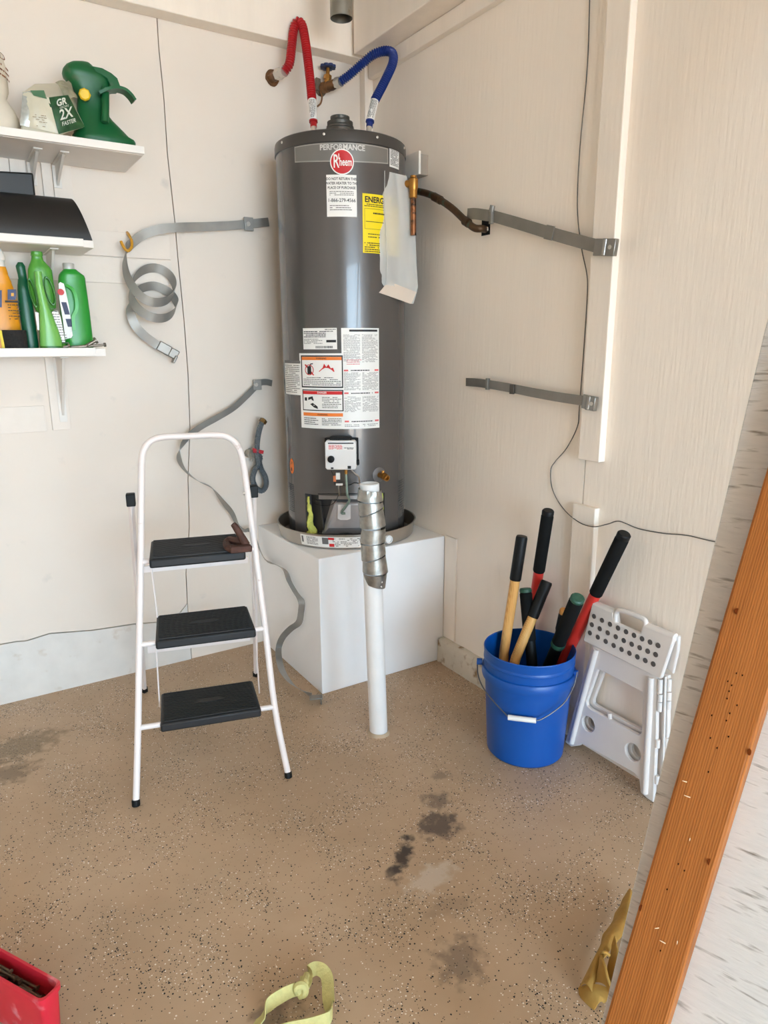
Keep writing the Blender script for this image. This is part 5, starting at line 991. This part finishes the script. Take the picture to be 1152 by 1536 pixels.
# yellow webbing
yw = thing('webbing_strap', FL(440, 1500), 'knotted yellow webbing strap lying on the floor at the bottom edge', 'strap')
M_web = mat('webbing_yellow', (196, 188, 124), .8, var=.08, vscale=90., bump=.5, bscale=220.)
def YW(x, y, z): return FL(370+x/7.68, 1430+y/7.68, z)
def web(pts, wds, name, w=.026):
    P = spline([YW(*p) for p in pts], 6); W = []
    for i in range(len(P)):
        f = i/6; a = min(int(f), len(wds)-2); W.append(V(wds[a]).lerp(V(wds[a+1]), f-a).normalized())
    return MB().ribbon(P, W, w, .0022).build(name, M_web, yw, smooth=50)
ux = V((RT.x, RT.y, 0)).normalized(); uy = V((-ux.y, ux.x, 0))
web([(90, 860, .012), (160, 760, .014), (260, 590, .022), (400, 490, .026), (520, 430, .026), (600, 410, .022)], [(ux*.6+Z*.4), (ux*.6+Z*.4), (uy*.5+Z*.8), (uy*.5+Z*.8), (uy*.4+Z*.8), (uy*.3+Z*.8)], 'tail')
web([(640, 400, .022), (680, 330, .022), (690, 260, .018), (725, 210, .016), (790, 175, .018), (860, 190, .020), (915, 250, .018), (935, 350, .016), (940, 480, .016), (955, 600, .016), (985, 640, .016), (960, 730, .018), (860, 780, .020), (700, 825, .020), (480, 870, .018), (300, 930, .016)], [(ux*.9), (ux*.9), (ux*.6+uy*.3), (uy*.7+Z*.4), (uy*.7+Z*.7), (uy*.6+ux*.4+Z*.5), (ux*.85+Z*.3), (ux*.9+Z*.3), (ux*.9+Z*.3), (ux*.8+Z*.6), (uy*.2+Z), (uy*.3+Z), (uy*.3+Z), (uy*.3+Z), (uy*.3+Z), (uy*.3+Z)], 'loop')
MB().tube(spline([YW(600, 460, .020), YW(580, 400, .030), YW(620, 370, .034), YW(665, 390, .030), YW(660, 460, .020), YW(610, 480, .014)], 5), [.009]*26, 8).tube(spline([YW(640, 400, .025), YW(670, 330, .03), YW(690, 250, .022)], 5), [.009]*6+[.007]*5, 8).build('knot', M_web, yw)
# red tray with nails
rz = .135
K, Kb, F0, F1 = FL(92, 1474, rz), FL(0, 1423, rz), FL(50, 1496, rz), FL(0, 1464, rz)
ld_ = (Kb-K).normalized(); sd_ = (F0-K); sd_ = sd_-ld_*sd_.dot(ld_); wd_ = sd_.length; sd_.normalize(); Ln = .34
def tray_ring(z, inset, r=.012):
    out = []; a0, a1, b0_, b1_ = inset, Ln-inset, inset, wd_-inset
    for cx, cy, s in ((a1-r, b0_+r, -.5), (a1-r, b1_-r, 0), (a0+r, b1_-r, .5), (a0+r, b0_+r, 1)):
        for k in range(6):
            an = PI*(s+k/10); out.append(V((K.x, K.y, z))+ld_*(cx+r*math.cos(an))+sd_*(cy+r*math.sin(an)))
    return out
rt3 = thing('red_tray', V((K.x, K.y, 0))+ld_*.17+sd_*(wd_/2), 'scuffed red plastic tub of nails at the lower left edge', 'tub')
M_rp = mat('tub_red', (206, 38, 56), .4, var=.06, vscale=14., col2=(226, 150, 156), c2lo=.60, c2hi=.76, c2scale=16.)
R_ = [tray_ring(z, i) for z, i in ((.001, .008), (.004, .006), (rz-.012, .001), (rz-.010, -.002), (rz, -.002), (rz, .003), (rz-.03, .0035), (.02, .010))]
vs = [p for r in R_ for p in r]; nn_ = len(R_[0]); fs = [(i*nn_+k, i*nn_+(k+1) % nn_, (i+1)*nn_+(k+1) % nn_, (i+1)*nn_+k) for i in range(len(R_)-1) for k in range(nn_)]+[tuple(range(nn_-1, -1, -1)), tuple(range((len(R_)-1)*nn_, len(R_)*nn_))]
MB().add(vs, fs).build('shell', M_rp, rt3, smooth=40)
M_nail = mat('nail_rust', (96, 80, 62), .5, metal=.6, var=.3, vscale=50.)
base = V((K.x, K.y, 0)); nail0 = None
for i in range(30):
    a = rk.uniform(.012, .15); b = .013+(wd_-.026)*((i*.37) % 1); z = .062+.0040*(i//2); an = rk.uniform(-.04, .04) if i % 6 else rk.uniform(-.3, .3); L3 = rk.uniform(.06, .085)*(1 if i % 6 else .4)
    d = ld_*math.cos(an)+sd_*math.sin(an); c = base+ld_*(a+.03)+sd_*b+Z*z
    if nail0 is None:
        nail0 = MB().tube([V((-.05, 0, 0)), V((-.049, 0, 0)), V((-.0485, 0, 0)), V((.045, 0, 0)), V((.05, 0, 0))], [.0055, .0055, .0026, .0026, .0006], 8).build('nail', M_nail); o = nail0
    else: o = nail0.copy(); COL.objects.link(o)
    o.location = c; o.rotation_euler = (0, rk.uniform(-.04, .04), math.atan2(d.y, d.x)); s = L3/.1; o.scale = (s, 1, 1)
    tag(o, 'rusty nail lying in the red tub', 'nail', 'nails in the red tub')
